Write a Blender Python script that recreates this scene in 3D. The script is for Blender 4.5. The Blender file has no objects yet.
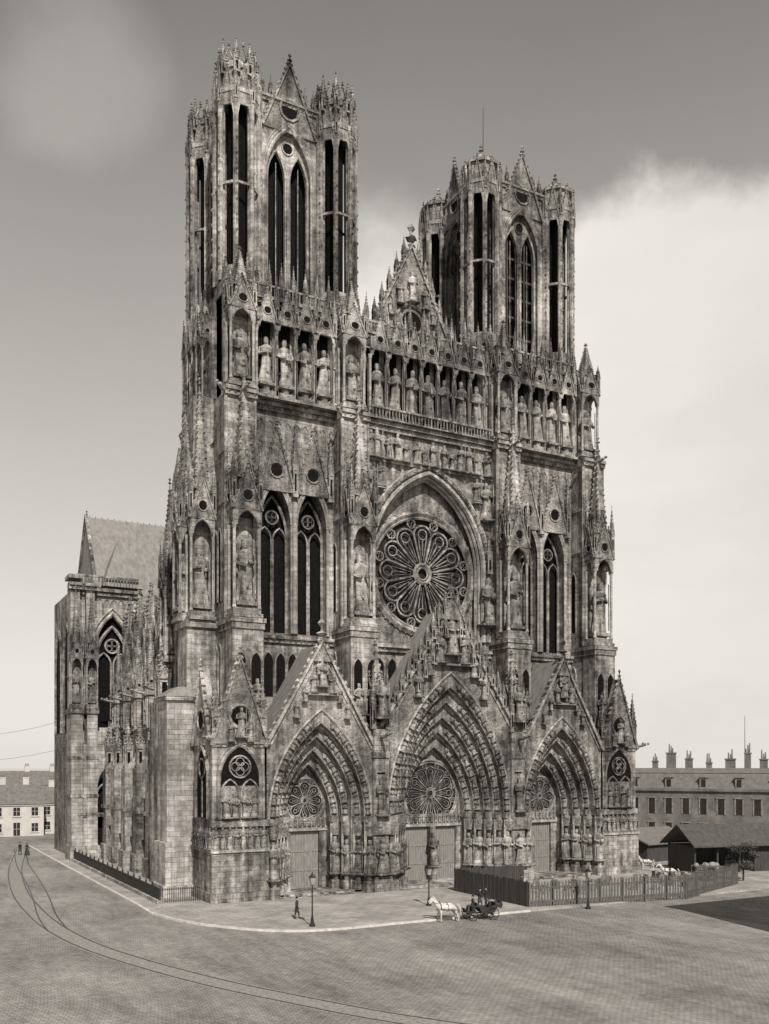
import bpy, math, random
from mathutils import Vector, Matrix, Quaternion
random.seed(7)
sc = bpy.context.scene
pi = math.pi
# ---------------------------------------------------------------- materials
def new_mat(name):
    m = bpy.data.materials.new(name); m.use_nodes = True
    nt = m.node_tree
    b = nt.nodes["Principled BSDF"]
    return m, nt, b
def N(nt, t, **k):
    n = nt.nodes.new(t)
    for a, v in k.items():
        if a in n.inputs: n.inputs[a].default_value = v
        else: setattr(n, a, v)
    return n
def L(nt, a, b): nt.links.new(a, b)
def math_n(nt, op, a, b=None, c=None, clamp=False):
    n = nt.nodes.new('ShaderNodeMath'); n.operation = op; n.use_clamp = clamp
    for i, v in enumerate((a, b, c)):
        if v is None: continue
        if isinstance(v, (int, float)): n.inputs[i].default_value = v
        else: L(nt, v, n.inputs[i])
    return n.outputs[0]
def ramp(nt, fac, stops):
    r = nt.nodes.new('ShaderNodeValToRGB')
    e = r.color_ramp.elements
    while len(e) < len(stops): e.new(0.5)
    for i, (p, c) in enumerate(stops):
        e[i].position = p; e[i].color = (c[0], c[1], c[2], 1) if hasattr(c, '__len__') else (c, c*0.935, c*0.87, 1)
    L(nt, fac, r.inputs[0]); return r.outputs[0]
def mul(nt, a, b, fac=1.0):
    n = nt.nodes.new('ShaderNodeMix'); n.data_type = 'RGBA'; n.blend_type = 'MULTIPLY'
    n.inputs[0].default_value = fac
    L(nt, a, n.inputs[6]); L(nt, b, n.inputs[7]); return n.outputs[2]
def noise(nt, vec, scale, detail=6, rough=0.6):
    n = N(nt, 'ShaderNodeTexNoise'); n.inputs['Scale'].default_value = scale
    n.inputs['Detail'].default_value = detail; n.inputs['Roughness'].default_value = rough
    L(nt, vec, n.inputs['Vector']); return n.outputs['Fac']
def mapping(nt, vec, scale=(1, 1, 1), rot=(0, 0, 0)):
    n = N(nt, 'ShaderNodeMapping'); n.inputs['Scale'].default_value = scale; n.inputs['Rotation'].default_value = rot
    L(nt, vec, n.inputs['Vector']); return n.outputs[0]

def stone_mat(name, lo, hi, bw=1.15, bh=0.48, carved=False, blocks=True):
    m, nt, b = new_mat(name)
    pos = N(nt, 'ShaderNodeNewGeometry').outputs['Position']
    n1 = noise(nt, pos, 0.13, 8, 0.7)
    n2 = noise(nt, pos, 1.3, 8, 0.75)
    st = noise(nt, mapping(nt, pos, (1.3, 1.3, 0.09)), 1.0, 6, 0.7)
    mix = math_n(nt, 'ADD', math_n(nt, 'MULTIPLY', n1, 0.38), math_n(nt, 'ADD', math_n(nt, 'MULTIPLY', n2, 0.30), math_n(nt, 'MULTIPLY', st, 0.32)))
    col = ramp(nt, mix, [(0.42, lo), (0.48, lo+(hi-lo)*0.2), (0.53, lo+(hi-lo)*0.48), (0.60, hi)])
    sep = N(nt, 'ShaderNodeSeparateXYZ'); L(nt, pos, sep.inputs[0])
    h = None
    if blocks:
        cb = N(nt, 'ShaderNodeCombineXYZ')
        L(nt, math_n(nt, 'ADD', sep.outputs[0], math_n(nt, 'MULTIPLY', sep.outputs[1], 0.93)), cb.inputs[0]); L(nt, sep.outputs[2], cb.inputs[1])
        br = N(nt, 'ShaderNodeTexBrick')
        br.inputs['Scale'].default_value = 1.0
        br.inputs['Brick Width'].default_value = bw; br.inputs['Row Height'].default_value = bh
        br.inputs['Mortar Size'].default_value = 0.02; br.inputs['Mortar Smooth'].default_value = 0.3
        br.inputs['Color1'].default_value = (1, 1, 1, 1); br.inputs['Color2'].default_value = (0.55, 0.55, 0.55, 1)
        br.inputs['Mortar'].default_value = (0.4, 0.4, 0.4, 1)
        L(nt, cb.outputs[0], br.inputs['Vector'])
        col = mul(nt, col, br.outputs['Color'], 0.7)
        h = br.outputs['Fac']
    L(nt, col, b.inputs['Base Color'])
    b.inputs['Roughness'].default_value = 0.92
    b.inputs['Specular IOR Level'].default_value = 0.2
    bp = N(nt, 'ShaderNodeBump'); bp.inputs['Strength'].default_value = 0.7
    n3 = noise(nt, pos, 5.0, 6, 0.7)
    if carved:
        wv = N(nt, 'ShaderNodeVectorMath', operation='MULTIPLY_ADD')
        nn = N(nt, 'ShaderNodeTexNoise'); nn.inputs['Scale'].default_value = 1.7; L(nt, pos, nn.inputs['Vector'])
        L(nt, nn.outputs['Color'], wv.inputs[0]); wv.inputs[1].default_value = (.9, .9, .9); L(nt, pos, wv.inputs[2])
        vo = N(nt, 'ShaderNodeTexVoronoi'); vo.inputs['Scale'].default_value = 2.6; vo.feature = 'SMOOTH_F1'; L(nt, wv.outputs[0], vo.inputs['Vector'])
        hh = math_n(nt, 'ADD', math_n(nt, 'MULTIPLY', vo.outputs['Distance'], -.55), math_n(nt, 'MULTIPLY', n3, 0.9))
        bp.inputs['Distance'].default_value = 0.32; bp.inputs['Strength'].default_value = 0.9
    else:
        hh = math_n(nt, 'MULTIPLY', n3, 0.4)
        if h is not None: hh = math_n(nt, 'SUBTRACT', hh, math_n(nt, 'MULTIPLY', h, 0.4))
        bp.inputs['Distance'].default_value = 0.12
    L(nt, hh, bp.inputs['Height']); L(nt, bp.outputs[0], b.inputs['Normal'])
    return m
def plain(name, c, rough=0.8, var=0.35, sc_=2.0, metal=0.0, stretch=(1, 1, 1), spec=0.3):
    m, nt, b = new_mat(name)
    pos = N(nt, 'ShaderNodeNewGeometry').outputs['Position']
    n1 = noise(nt, mapping(nt, pos, stretch), sc_, 7, 0.65)
    L(nt, ramp(nt, n1, [(0.3, c*(1-var)), (0.7, c*(1+var))]), b.inputs['Base Color'])
    b.inputs['Roughness'].default_value = rough; b.inputs['Metallic'].default_value = metal; b.inputs['Specular IOR Level'].default_value = spec
    bp = N(nt, 'ShaderNodeBump'); bp.inputs['Strength'].default_value = 0.3; bp.inputs['Distance'].default_value = 0.03
    L(nt, n1, bp.inputs['Height']); L(nt, bp.outputs[0], b.inputs['Normal'])
    return m
STONE = stone_mat("limestone_ashlar", 0.045, 0.60)
VOID = plain("leaded_glass_and_painted_shade", 0.008, 0.8, 0.5, 3.0, spec=0.05)  # near-black window glass, also painted shade in niches, turret cores and belfries
CARVED = stone_mat("carved_limestone", 0.04, 0.52, carved=True, blocks=False)
WOOD = plain("weathered_oak", 0.20, 0.8, 0.4, 3.0, stretch=(4, 4, 0.4))
ROOF = plain("lead_and_slate", 0.2, 0.65, 0.3, 1.2, stretch=(1.5, 1.5, 0.3))
PALE = stone_mat("pale_new_ashlar", 0.17, 0.66)
IRON = plain("black_iron", 0.02, 0.5)
GLASS2 = plain("rose_glass", 0.025, 0.7, 0.6, 2.5, spec=0.1)
BEAM = plain("belfry_timber", 0.05, 0.8)
MATS = [STONE, VOID, CARVED, WOOD, ROOF, PALE, IRON, GLASS2, BEAM]

# ---------------------------------------------------------------- mesh builder
class G:
    def __init__(s): s.v = []; s.f = []; s.m = []; s.cm = 0
    def q(s, vs, fs):
        o = len(s.v); s.v += [tuple(p) for p in vs]
        s.f += [tuple(i+o for i in f) for f in fs]; s.m += [s.cm]*len(fs)
    def box(s, x0, x1, y0, y1, z0, z1):
        if x0 > x1: x0, x1 = x1, x0
        s.q([(x0, y0, z0), (x1, y0, z0), (x1, y1, z0), (x0, y1, z0), (x0, y0, z1), (x1, y0, z1), (x1, y1, z1), (x0, y1, z1)],
            [(0, 3, 2, 1), (4, 5, 6, 7), (0, 1, 5, 4), (1, 2, 6, 5), (2, 3, 7, 6), (3, 0, 4, 7)])
    def frus(s, cx, cy, z0, z1, w0, d0, w1, d1, cx1=None, cy1=None):
        if cx1 is None: cx1 = cx
        if cy1 is None: cy1 = cy
        a, b, c, d = w0/2, d0/2, w1/2, d1/2
        s.q([(cx-a, cy-b, z0), (cx+a, cy-b, z0), (cx+a, cy+b, z0), (cx-a, cy+b, z0), (cx1-c, cy1-d, z1), (cx1+c, cy1-d, z1), (cx1+c, cy1+d, z1), (cx1-c, cy1+d, z1)],
            [(0, 3, 2, 1), (4, 5, 6, 7), (0, 1, 5, 4), (1, 2, 6, 5), (2, 3, 7, 6), (3, 0, 4, 7)])
    def cyl(s, cx, cy, z0, z1, r0, r1=None, n=8, rot=0):
        if r1 is None: r1 = r0
        vs = [(cx+r0*math.cos(rot+2*pi*i/n), cy+r0*math.sin(rot+2*pi*i/n), z0) for i in range(n)]
        vs += [(cx+r1*math.cos(rot+2*pi*i/n), cy+r1*math.sin(rot+2*pi*i/n), z1) for i in range(n)]
        s.q(vs, [(i, (i+1) % n, n+(i+1) % n, n+i) for i in range(n)]+[tuple(range(n-1, -1, -1)), tuple(range(n, 2*n))])
    def tube(s, pts, r, n=5, closed=False, ref=(0, 1, 0), flat=1.0):
        P = [Vector(p) for p in pts]; ref = Vector(ref); k = len(P); vs = []
        for i, p in enumerate(P):
            a = P[(i-1) % k] if (closed or i > 0) else p
            b = P[(i+1) % k] if (closed or i < k-1) else p
            t = (b-a); t = t.normalized() if t.length > 1e-9 else Vector((0, 0, 1))
            n1 = ref-t*ref.dot(t)
            if n1.length < 1e-3: n1 = Vector((1, 0, 0))-t*t.x
            n1.normalize(); n2 = t.cross(n1)
            for j in range(n):
                an = 2*pi*(j+0.5)/n
                vs.append(p+n1*(math.cos(an)*r*flat)+n2*(math.sin(an)*r))
        fs = []
        for i in range(k if closed else k-1):
            for j in range(n):
                fs.append((i*n+j, i*n+(j+1) % n, ((i+1) % k)*n+(j+1) % n, ((i+1) % k)*n+j))
        if not closed: fs += [tuple(range(n-1, -1, -1)), tuple(range((k-1)*n, k*n))]
        s.q(vs, fs)
    def oct(s, x, y, z, r, h=None):
        h = h or r
        s.q([(x-r, y, z), (x, y-r, z), (x+r, y, z), (x, y+r, z), (x, y, z-h), (x, y, z+h)],
            [(0, 1, 5), (1, 2, 5), (2, 3, 5), (3, 0, 5), (1, 0, 4), (2, 1, 4), (3, 2, 4), (0, 3, 4)])
    def ball(s, x, y, z, rx, ry=None, rz=None, n=8, m=6):
        ry = ry or rx; rz = rz or rx
        vs = [(x, y, z-rz)]
        for i in range(1, m):
            a = -pi/2+pi*i/m
            for j in range(n):
                b = 2*pi*j/n; vs.append((x+rx*math.cos(a)*math.cos(b), y+ry*math.cos(a)*math.sin(b), z+rz*math.sin(a)))
        vs.append((x, y, z+rz)); fs = []
        for j in range(n): fs.append((0, 1+(j+1) % n, 1+j))
        for i in range(m-2):
            for j in range(n): fs.append((1+i*n+j, 1+i*n+(j+1) % n, 1+(i+1)*n+(j+1) % n, 1+(i+1)*n+j))
        t = len(vs)-1; o = 1+(m-2)*n
        for j in range(n): fs.append((o+j, o+(j+1) % n, t))
        s.q(vs, fs)
    def add(s, g, M):
        o = len(s.v); s.v += [tuple(M @ Vector(p)) for p in g.v]
        fl = M.determinant() < 0
        s.f += [tuple(i+o for i in (f[::-1] if fl else f)) for f in g.f]; s.m += g.m
    def mesh(s, name, smooth=False, mats=None):
        me = bpy.data.meshes.new(name); me.from_pydata(s.v, [], s.f)
        for mt in (mats or MATS): me.materials.append(mt)
        me.polygons.foreach_set("material_index", s.m)
        if smooth: me.polygons.foreach_set("use_smooth", [True]*len(s.f))
        me.update(); return me
    def obj(s, name, parent=None, smooth=False, mats=None):
        ob = bpy.data.objects.new(name, s.mesh(name, smooth, mats)); sc.collection.objects.link(ob)
        if parent: ob.parent = parent
        return ob
def empty(name, loc=(0, 0, 0)):
    e = bpy.data.objects.new(name, None); e.location = loc; sc.collection.objects.link(e); return e
def T(x, y, z, s=1.0, rz=0.0, sc3=None):
    M = Matrix.Translation((x, y, z)) @ Matrix.Rotation(rz, 4, 'Z')
    S = sc3 or (s, s, s)
    return M @ Matrix.Diagonal((S[0], S[1], S[2], 1))
CATH = empty("gothic_cathedral")
def inst(me, M, name=None, parent=None):
    ob = bpy.data.objects.new(name or me.name, me); sc.collection.objects.link(ob)
    ob.parent = parent or CATH; ob.matrix_world = M; return ob

def az(a, r, x):
    R = (a*a+r*r)/(2*a); c = a-R; x = min(abs(x), a)
    return math.sqrt(max(0, R*R-(x-c)**2))
def archpts(cx, y, zs, a, rise, n=8, foot=None):
    R = (a*a+rise*rise)/(2*a); c = a-R
    th = math.acos(max(-1, min(1, -c/R)))
    L_ = [(cx-(c+R*math.cos(th*i/n)), y, zs+R*math.sin(th*i/n)) for i in range(n+1)]
    R_ = [(cx+(c+R*math.cos(th*i/n)), y, zs+R*math.sin(th*i/n)) for i in range(n-1, -1, -1)]
    p = L_+R_
    if foot is not None: p = [(cx-a, y, foot)]+p+[(cx+a, y, foot)]
    return p
def circ(cx, y, cz, r, n=20, a0=0, a1=None):
    if a1 is None: return [(cx+r*math.cos(2*pi*i/n), y, cz+r*math.sin(2*pi*i/n)) for i in range(n)]
    return [(cx+r*math.cos(a0+(a1-a0)*i/n), y, cz+r*math.sin(a0+(a1-a0)*i/n)) for i in range(n+1)]
def wall_arch(g, x0, x1, z0, z1, y0, y1, ops, n=14, top=None):
    ztop = top or (lambda x: z1)
    def strip(xa, xb, k, zl):
        for i in range(k):
            a = xa+(xb-xa)*i/k; b = xa+(xb-xa)*(i+1)/k
            la, lb, ta, tb = zl(a), zl(b), ztop(a), ztop(b)
            if ta <= la+1e-4 and tb <= lb+1e-4: continue
            g.q([(a, y0, la), (b, y0, lb), (b, y0, tb), (a, y0, ta), (a, y1, la), (b, y1, lb), (b, y1, tb), (a, y1, ta)],
                [(0, 1, 2, 3), (5, 4, 7, 6), (0, 4, 5, 1), (3, 2, 6, 7)])
    cur = x0
    for (cx, a, sill, sp, rise) in sorted(ops):
        if top: strip(cur, cx-a, 6, lambda x: z0)
        else: g.box(cur, cx-a, y0, y1, z0, z1)
        if top: g.q([(cx-a, y0, z0), (cx-a, y1, z0), (cx-a, y1, sp), (cx-a, y0, sp), (cx+a, y0, z0), (cx+a, y1, z0), (cx+a, y1, sp), (cx+a, y0, sp)], [(0, 1, 2, 3), (4, 7, 6, 5)])
        if sill > z0: g.box(cx-a, cx+a, y0, y1, z0, sill)
        strip(cx-a, cx+a, n, lambda x: sp+az(a, rise, x-cx))
        cur = cx+a
    if top: strip(cur, x1, 6, lambda x: z0)
    else: g.box(cur, x1, y0, y1, z0, z1)
def crock_line(g, p0, p1, sp=0.8, r=0.2):
    p0 = Vector(p0); p1 = Vector(p1); n = max(2, int((p1-p0).length/sp))
    for i in range(n):
        p = p0.lerp(p1, (i+0.5)/n); g.oct(p.x, p.y, p.z, r*random.uniform(.8, 1.2), r*1.3*random.uniform(.75, 1.2))
def finial(g, x, y, z, s=1.0):
    g.cyl(x, y, z-0.1*s, z+0.9*s, 0.09*s, 0.05*s, 5); g.oct(x, y, z+0.35*s, 0.3*s, 0.14*s); g.oct(x, y, z+0.8*s, 0.2*s, 0.25*s)
def gab(g, cx, y, z0, a, h, r=0.16, depth=0.25, fill=True, foil=True, cr=0.7):
    if fill:
        cm = g.cm; g.cm = 2
        g.q([(cx-a, y+0.05, z0), (cx+a, y+0.05, z0), (cx, y+0.05, z0+h), (cx-a, y+depth, z0), (cx+a, y+depth, z0), (cx, y+depth, z0+h)],
            [(0, 1, 2), (4, 3, 5), (0, 2, 5, 3), (1, 4, 5, 2), (0, 3, 4, 1)]); g.cm = cm
    g.tube([(cx-a, y, z0), (cx, y, z0+h), (cx+a, y, z0)], r, 4)
    rc = r*1.25
    crock_line(g, (cx-a, y, z0+rc), (cx, y, z0+h+rc), cr, rc); crock_line(g, (cx+a, y, z0+rc), (cx, y, z0+h+rc), cr, rc)
    finial(g, cx, y, z0+h, max(0.6, r*5))
    if foil:
        rr = a*h/(a+math.hypot(a, h))*0.55
        if fill:
            cm = g.cm; g.cm = 1; g.q(circ(cx, y+.03, z0+h*.33, rr*.8, 10), [tuple(range(10))]); g.cm = cm
        g.tube(circ(cx, y, z0+h*0.33, rr, 10), r*0.6, 4, True)
def lancet(g, cx, y, sill, sp, a, rise, r=0.09, heads=2):
    g.tube(archpts(cx, y, sp, a, rise, 8, sill), r*1.5, 5)
    w = 2*a/heads
    for k in range(heads):
        c = cx-a+w*(k+0.5)
        g.tube(archpts(c, y, sp-0.3, w/2-r, w*0.75, 5, sill), r, 4)
    ro = a*0.42
    g.tube(circ(cx, y, sp+rise*0.47, ro, 14), r, 4, True)
    for k in range(4):
        an = pi/4+k*pi/2
        g.tube(circ(cx+ro*0.45*math.cos(an), y, sp+rise*0.47+ro*0.45*math.sin(an), ro*0.42, 7), r*0.5, 3, True)
def rose(g, cx, y, cz, R, n=12, r=0.14):
    for rr, t in ((R, 2.4), (R*0.93, 1.2), (R*0.155, 1.4), (R*0.10, .8)):
        g.tube(circ(cx, y, cz, rr, 48), r*t, 5, True)
    for k in range(n):
        a = 2*pi*(k+0.5)/n
        def pt(rad, an): return (cx+rad*math.cos(an), y, cz+rad*math.sin(an))
        g.tube([pt(R*0.155, a), pt(R*0.70, a)], r*0.9, 4)
        da = pi/n
        ac = a+da
        rc = R*0.66; hw = rc*math.sin(da)
        base = [pt(R*0.66, a)]
        for j in range(1, 8):
            t = -pi/2+pi*j/8
            rad = rc*math.cos(da)+hw*math.cos(t); tan = hw*math.sin(t)
            base.append((cx+rad*math.cos(ac)-tan*math.sin(ac), y, cz+rad*math.sin(ac)+tan*math.cos(ac)))
        base.append(pt(R*0.66, a+2*da))
        g.tube(base, r*0.8, 4)
        g.tube([pt(R*0.3, ac), pt(R*0.56, ac)], r*0.55, 4)
        for sd in (-.5, .5): g.tube([pt(R*0.22, ac+da*sd*.6), pt(R*0.6, ac+da*sd)], r*0.35, 4)
        g.tube(circ(pt(R*0.66, ac)[0], y, pt(R*0.66, ac)[2], R*0.085, 9), r*0.5, 4, True)
        q = pt(R*0.845, a)
        g.tube(circ(q[0], y, q[2], R*0.075, 9), r*0.6, 4, True)
        for m in range(3): an = a+m*2.094; g.tube(circ(q[0]+R*.033*math.cos(an), y, q[2]+R*.033*math.sin(an), R*0.03, 6), r*0.3, 3, True)
def cornice(g, x0, x1, yf, z, h=0.5, proj=0.35, yb=None, blobs=True):
    yb = yf+1.0 if yb is None else yb
    g.box(x0, x1, yf-proj, yb, z, z+h*0.45)
    g.box(x0, x1, yf-proj*0.55, yb, z-h*0.55, z)
    if blobs:
        cm = g.cm; g.cm = 2
        n = int(abs(x1-x0)/0.55)
        for i in range(n): g.oct(x0+(x1-x0)*(i+0.5)/n, yf-proj*0.55, z-h*0.25, 0.17, 0.2)
        g.cm = cm
def gargoyle(g, x, y, z, dx=0, dy=-1, l=1.6):
    g.tube([(x, y, z), (x+dx*l*.5, y+dy*l*.5, z+.12), (x+dx*l*.85, y+dy*l*.85, z+.3)], .17, 5, ref=(0.1, 0.1, 1))
    g.oct(x+dx*l, y+dy*l, z+.35, .24, .2); g.oct(x+dx*l*.6, y+dy*l*.6, z+.35, .2, .25)

# ---------------------------------------------------------------- templates
def statue_g(seed):
    rnd = random.Random(seed); g = G(); g.cm = 0
    prof = [(0, .17), (.04, .165), (.12, .15), (.25, .135), (.38, .13), (.5, .125), (.6, .115), (.68, .13), (.75, .145), (.79, .135), (.82, .09), (.84, .05), (.865, .05), (.89, .058), (.93, .06), (.965, .052), (.985, .055), (1.0, .035)]
    n = 14; ph = rnd.random()*6; k = rnd.choice((5, 6, 7)); vs = []
    for (z, r) in prof:
        amp = 0.22*max(0, 1-z/0.72); lean = 0.025*math.sin(z*4+ph)
        for j in range(n):
            a = 2*pi*j/n; rr = r*(1+amp*math.sin(k*a+ph+z*2.5))
            ky = 0.78 if z < .82 else 1.05
            kx = 1.12 if .6 < z < .81 else 1
            vs.append((rr*kx*math.cos(a)+lean, rr*ky*math.sin(a), z))
    fs = [(i*n+j, i*n+(j+1) % n, (i+1)*n+(j+1) % n, (i+1)*n+j) for i in range(len(prof)-1) for j in range(n)]
    fs += [tuple(range(n-1, -1, -1)), tuple(range((len(prof)-1)*n, len(prof)*n))]
    g.q(vs, fs)
    for sgn in (-1, 1):
        hx = rnd.uniform(0.02, 0.1)*sgn; hz = rnd.uniform(.5, .66)
        g.tube([(sgn*.14, 0, .76), (sgn*.185, -.03, .62), (hx, -.15, hz)], .036, 6, ref=(0.3, 1, 0.2))
        g.ball(hx, -.155, hz, .026, n=6, m=4)
    if rnd.random() < .6: g.box(-.05, .06, -.2, -.16, .52, .66)
    else: g.tube([(.15, -.14, .05), (.13, -.16, .95)], .012, 4)
    g.oct(0.0, -.075, .905, .015, .025); g.oct(0, -.06, .868, .03, .03)
    g.cm = 2
    g.box(-.2, .2, -.17, .17, -.06, 0)
    g.tube([(-.12, .05, .3), (.02, -.125, .22), (.14, .0, .45)], .02, 4, ref=(0, 0, 1))
    return g
STG = [statue_g(i) for i in range(6)]
ST = [g.mesh("statue", True) for g in STG]
def pinnacle_g(n_cr=6):
    g = G()
    g.box(-.5, .5, -.5, .5, 0, .25); g.box(-.38, .38, -.38, .38, .25, 2.2)
    for sx in (-1, 1):
        for sy in (-1, 1): g.cyl(sx*.4, sy*.4, .25, 2.2, .09, n=5)
    g.box(-.49, .49, -.49, .49, 2.2, 2.34)
    for k in range(4):
        gg = G(); gg.cm = 2; gab(gg, 0, -.47, 2.35, .46, 1.05, .07, .1, True, False, .33)
        g.add(gg, Matrix.Rotation(k*pi/2, 4, 'Z'))
        g2 = G(); g2.cm = 1; g2.box(-.17, .17, -.40, -.385, .5, 1.9); g.add(g2, Matrix.Rotation(k*pi/2, 4, 'Z'))
    g.cm = 0; g.frus(0, 0, 2.35, 5.7, .8, .8, .06, .06)
    for sx in (-1, 1):
        for sy in (-1, 1): crock_line(g, (sx*.42, sy*.42, 2.7), (sx*.06, sy*.06, 5.5), .42, .12)
    finial(g, 0, 0, 5.6, .55)
    return g
PG = pinnacle_g()
PIN = PG.mesh("pinnacle")
def pin(x, y, z, w, h): inst(PIN, T(x, y, z, sc3=(w, w, h/6.15)), "pinnacle")
def tabernacle_g(seed):
    g = G()
    g.box(-1.5, 1.5, -2, 0, -.35, .0); g.box(-1.35, 1.35, -1.85, 0, 0.003, .5)
    g.box(-1.0, 1.0, -.35, 0, .5, 9.2)
    g.cm = 5
    for x in (-1.22, 1.22):
        for y in (-1.72, -.25):
            g.cyl(x, y, .5, 8.2, .15, n=7); g.cyl(x, y, .5, .85, .22, .16, 7); g.cyl(x, y, 7.7, 8.3, .15, .28, 7)
    g.cm = 0
    wall_arch(g, -1.4, 1.4, 8.0, 10.42, -1.9, -1.6, [(0, 1.05, 8.0, 8.1, 1.5)])
    g.tube(archpts(0, -1.92, 8.1, 1.05, 1.5), .1, 5)
    g.box(-1.06, 1.06, -1.59, 0, 9.9, 10.40)
    for s in (-1, 1):
        w = G(); wall_arch(w, -.63, .93, 8.0, 10.38, -.15, .15, [(.1, .6, 8.0, 8.1, 1.3)], 8)
        g.add(w, T(s*1.23, -.95, 0, rz=pi/2))
    gab(g, 0, -2.02, 9.6, 1.45, 4.0, .12, .3, True, True, .55)
    for s in (-1, 1):
        w = G(); gab(w, 0, -.1, 9.6, .95, 3.6, .1, .2, True, True, .55); g.add(w, T(s*1.4, -.95, 0, rz=s*pi/2))
    g.box(-.7, .7, -1.5, -.02, 10.45, 13.15)
    for sx in (-1, 1):
        for sy in (-1.75, -.3):
            g.add(PG, T(sx*1.3, sy, 10.2, sc3=(.5, .5, .95)))
    for k in range(4):
        w = G(); gab(w, 0, -.83, 12.6, .75, 2.4, .08, .15, True, False, .5); g.add(w, T(0, -.85, 0, rz=k*pi/2))
    g.frus(0, -.85, 13.2, 23, 1.5, 1.4, .1, .1)
    for sx in (-1, 1):
        for sy in (-1, 1): crock_line(g, (sx*.72, -.85+sy*.68, 13.6), (sx*.08, -.85+sy*.06, 22.6), .62, .17)
    finial(g, 0, -.85, 22.9, 1.1)
    g.add(STG[seed], T(0, -1.05, 1.1, sc3=(5.2, 5.4, 5.9))); g.cm = 2; g.box(-.7, .7, -1.6, -.36, .503, 1.0)
    return g
TAB = [tabernacle_g(i).mesh("statue_tabernacle") for i in range(4)]
def tab(x, y, z, s=(1, 1, 1), rz=0, k=None): inst(TAB[random.randrange(4) if k is None else k], T(x, y, z, rz=rz, sc3=s), "statue_tabernacle")
def tab_short_g():
    g = tabernacle_g(1)
    g.v = [(x, y, z if z < 13.2 else 13.2+(z-13.2)*.45) for (x, y, z) in g.v]
    return g
TABS = tab_short_g().mesh("gallery_tabernacle")
def king_g(seed):
    g = G(); w = 1.02
    g.cm = 2; g.box(-.75, .75, -1.15, 0, 0, .5); g.cyl(0, -.7, .5, 1.3, .4, .5, 8); g.cm = 5
    for x in (-w, w):
        g.cyl(x, -.95, 0, 6.9, .13, n=6); g.cyl(x, -.95, 0, .6, .22, n=6); g.cyl(x, -.95, 6.5, 7.0, .14, .25, 6)
        g.cyl(x, -.55, 0, 6.9, .09, n=5)
    g.cm = 0
    wall_arch(g, -w, w, 6.9, 8.9, -1.15, -.85, [(0, .82, 6.9, 6.95, 1.25)], 10)
    g.tube(archpts(0, -1.17, 6.95, .82, 1.25, 6), .08, 4)
    g.box(-w+.01, w-.01, -.84, 0, 8.4, 8.88)
    gab(g, 0, -1.27, 7.6, w*.98, 3.5, .1, .3, True, True, .42)
    g.add(PG, T(w, -1.05, 7.6, sc3=(.42, .42, .82)))
    g.add(PG, T(w, -1.1, 4.2, sc3=(.22, .22, .45)))
    g.add(STG[seed], T(0, -.62, 1.3, sc3=(4.0, 4.1, 4.9+.12*(seed % 3))))
    return g
KING = [king_g(i).mesh("king_niche") for i in range(6)]

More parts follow.
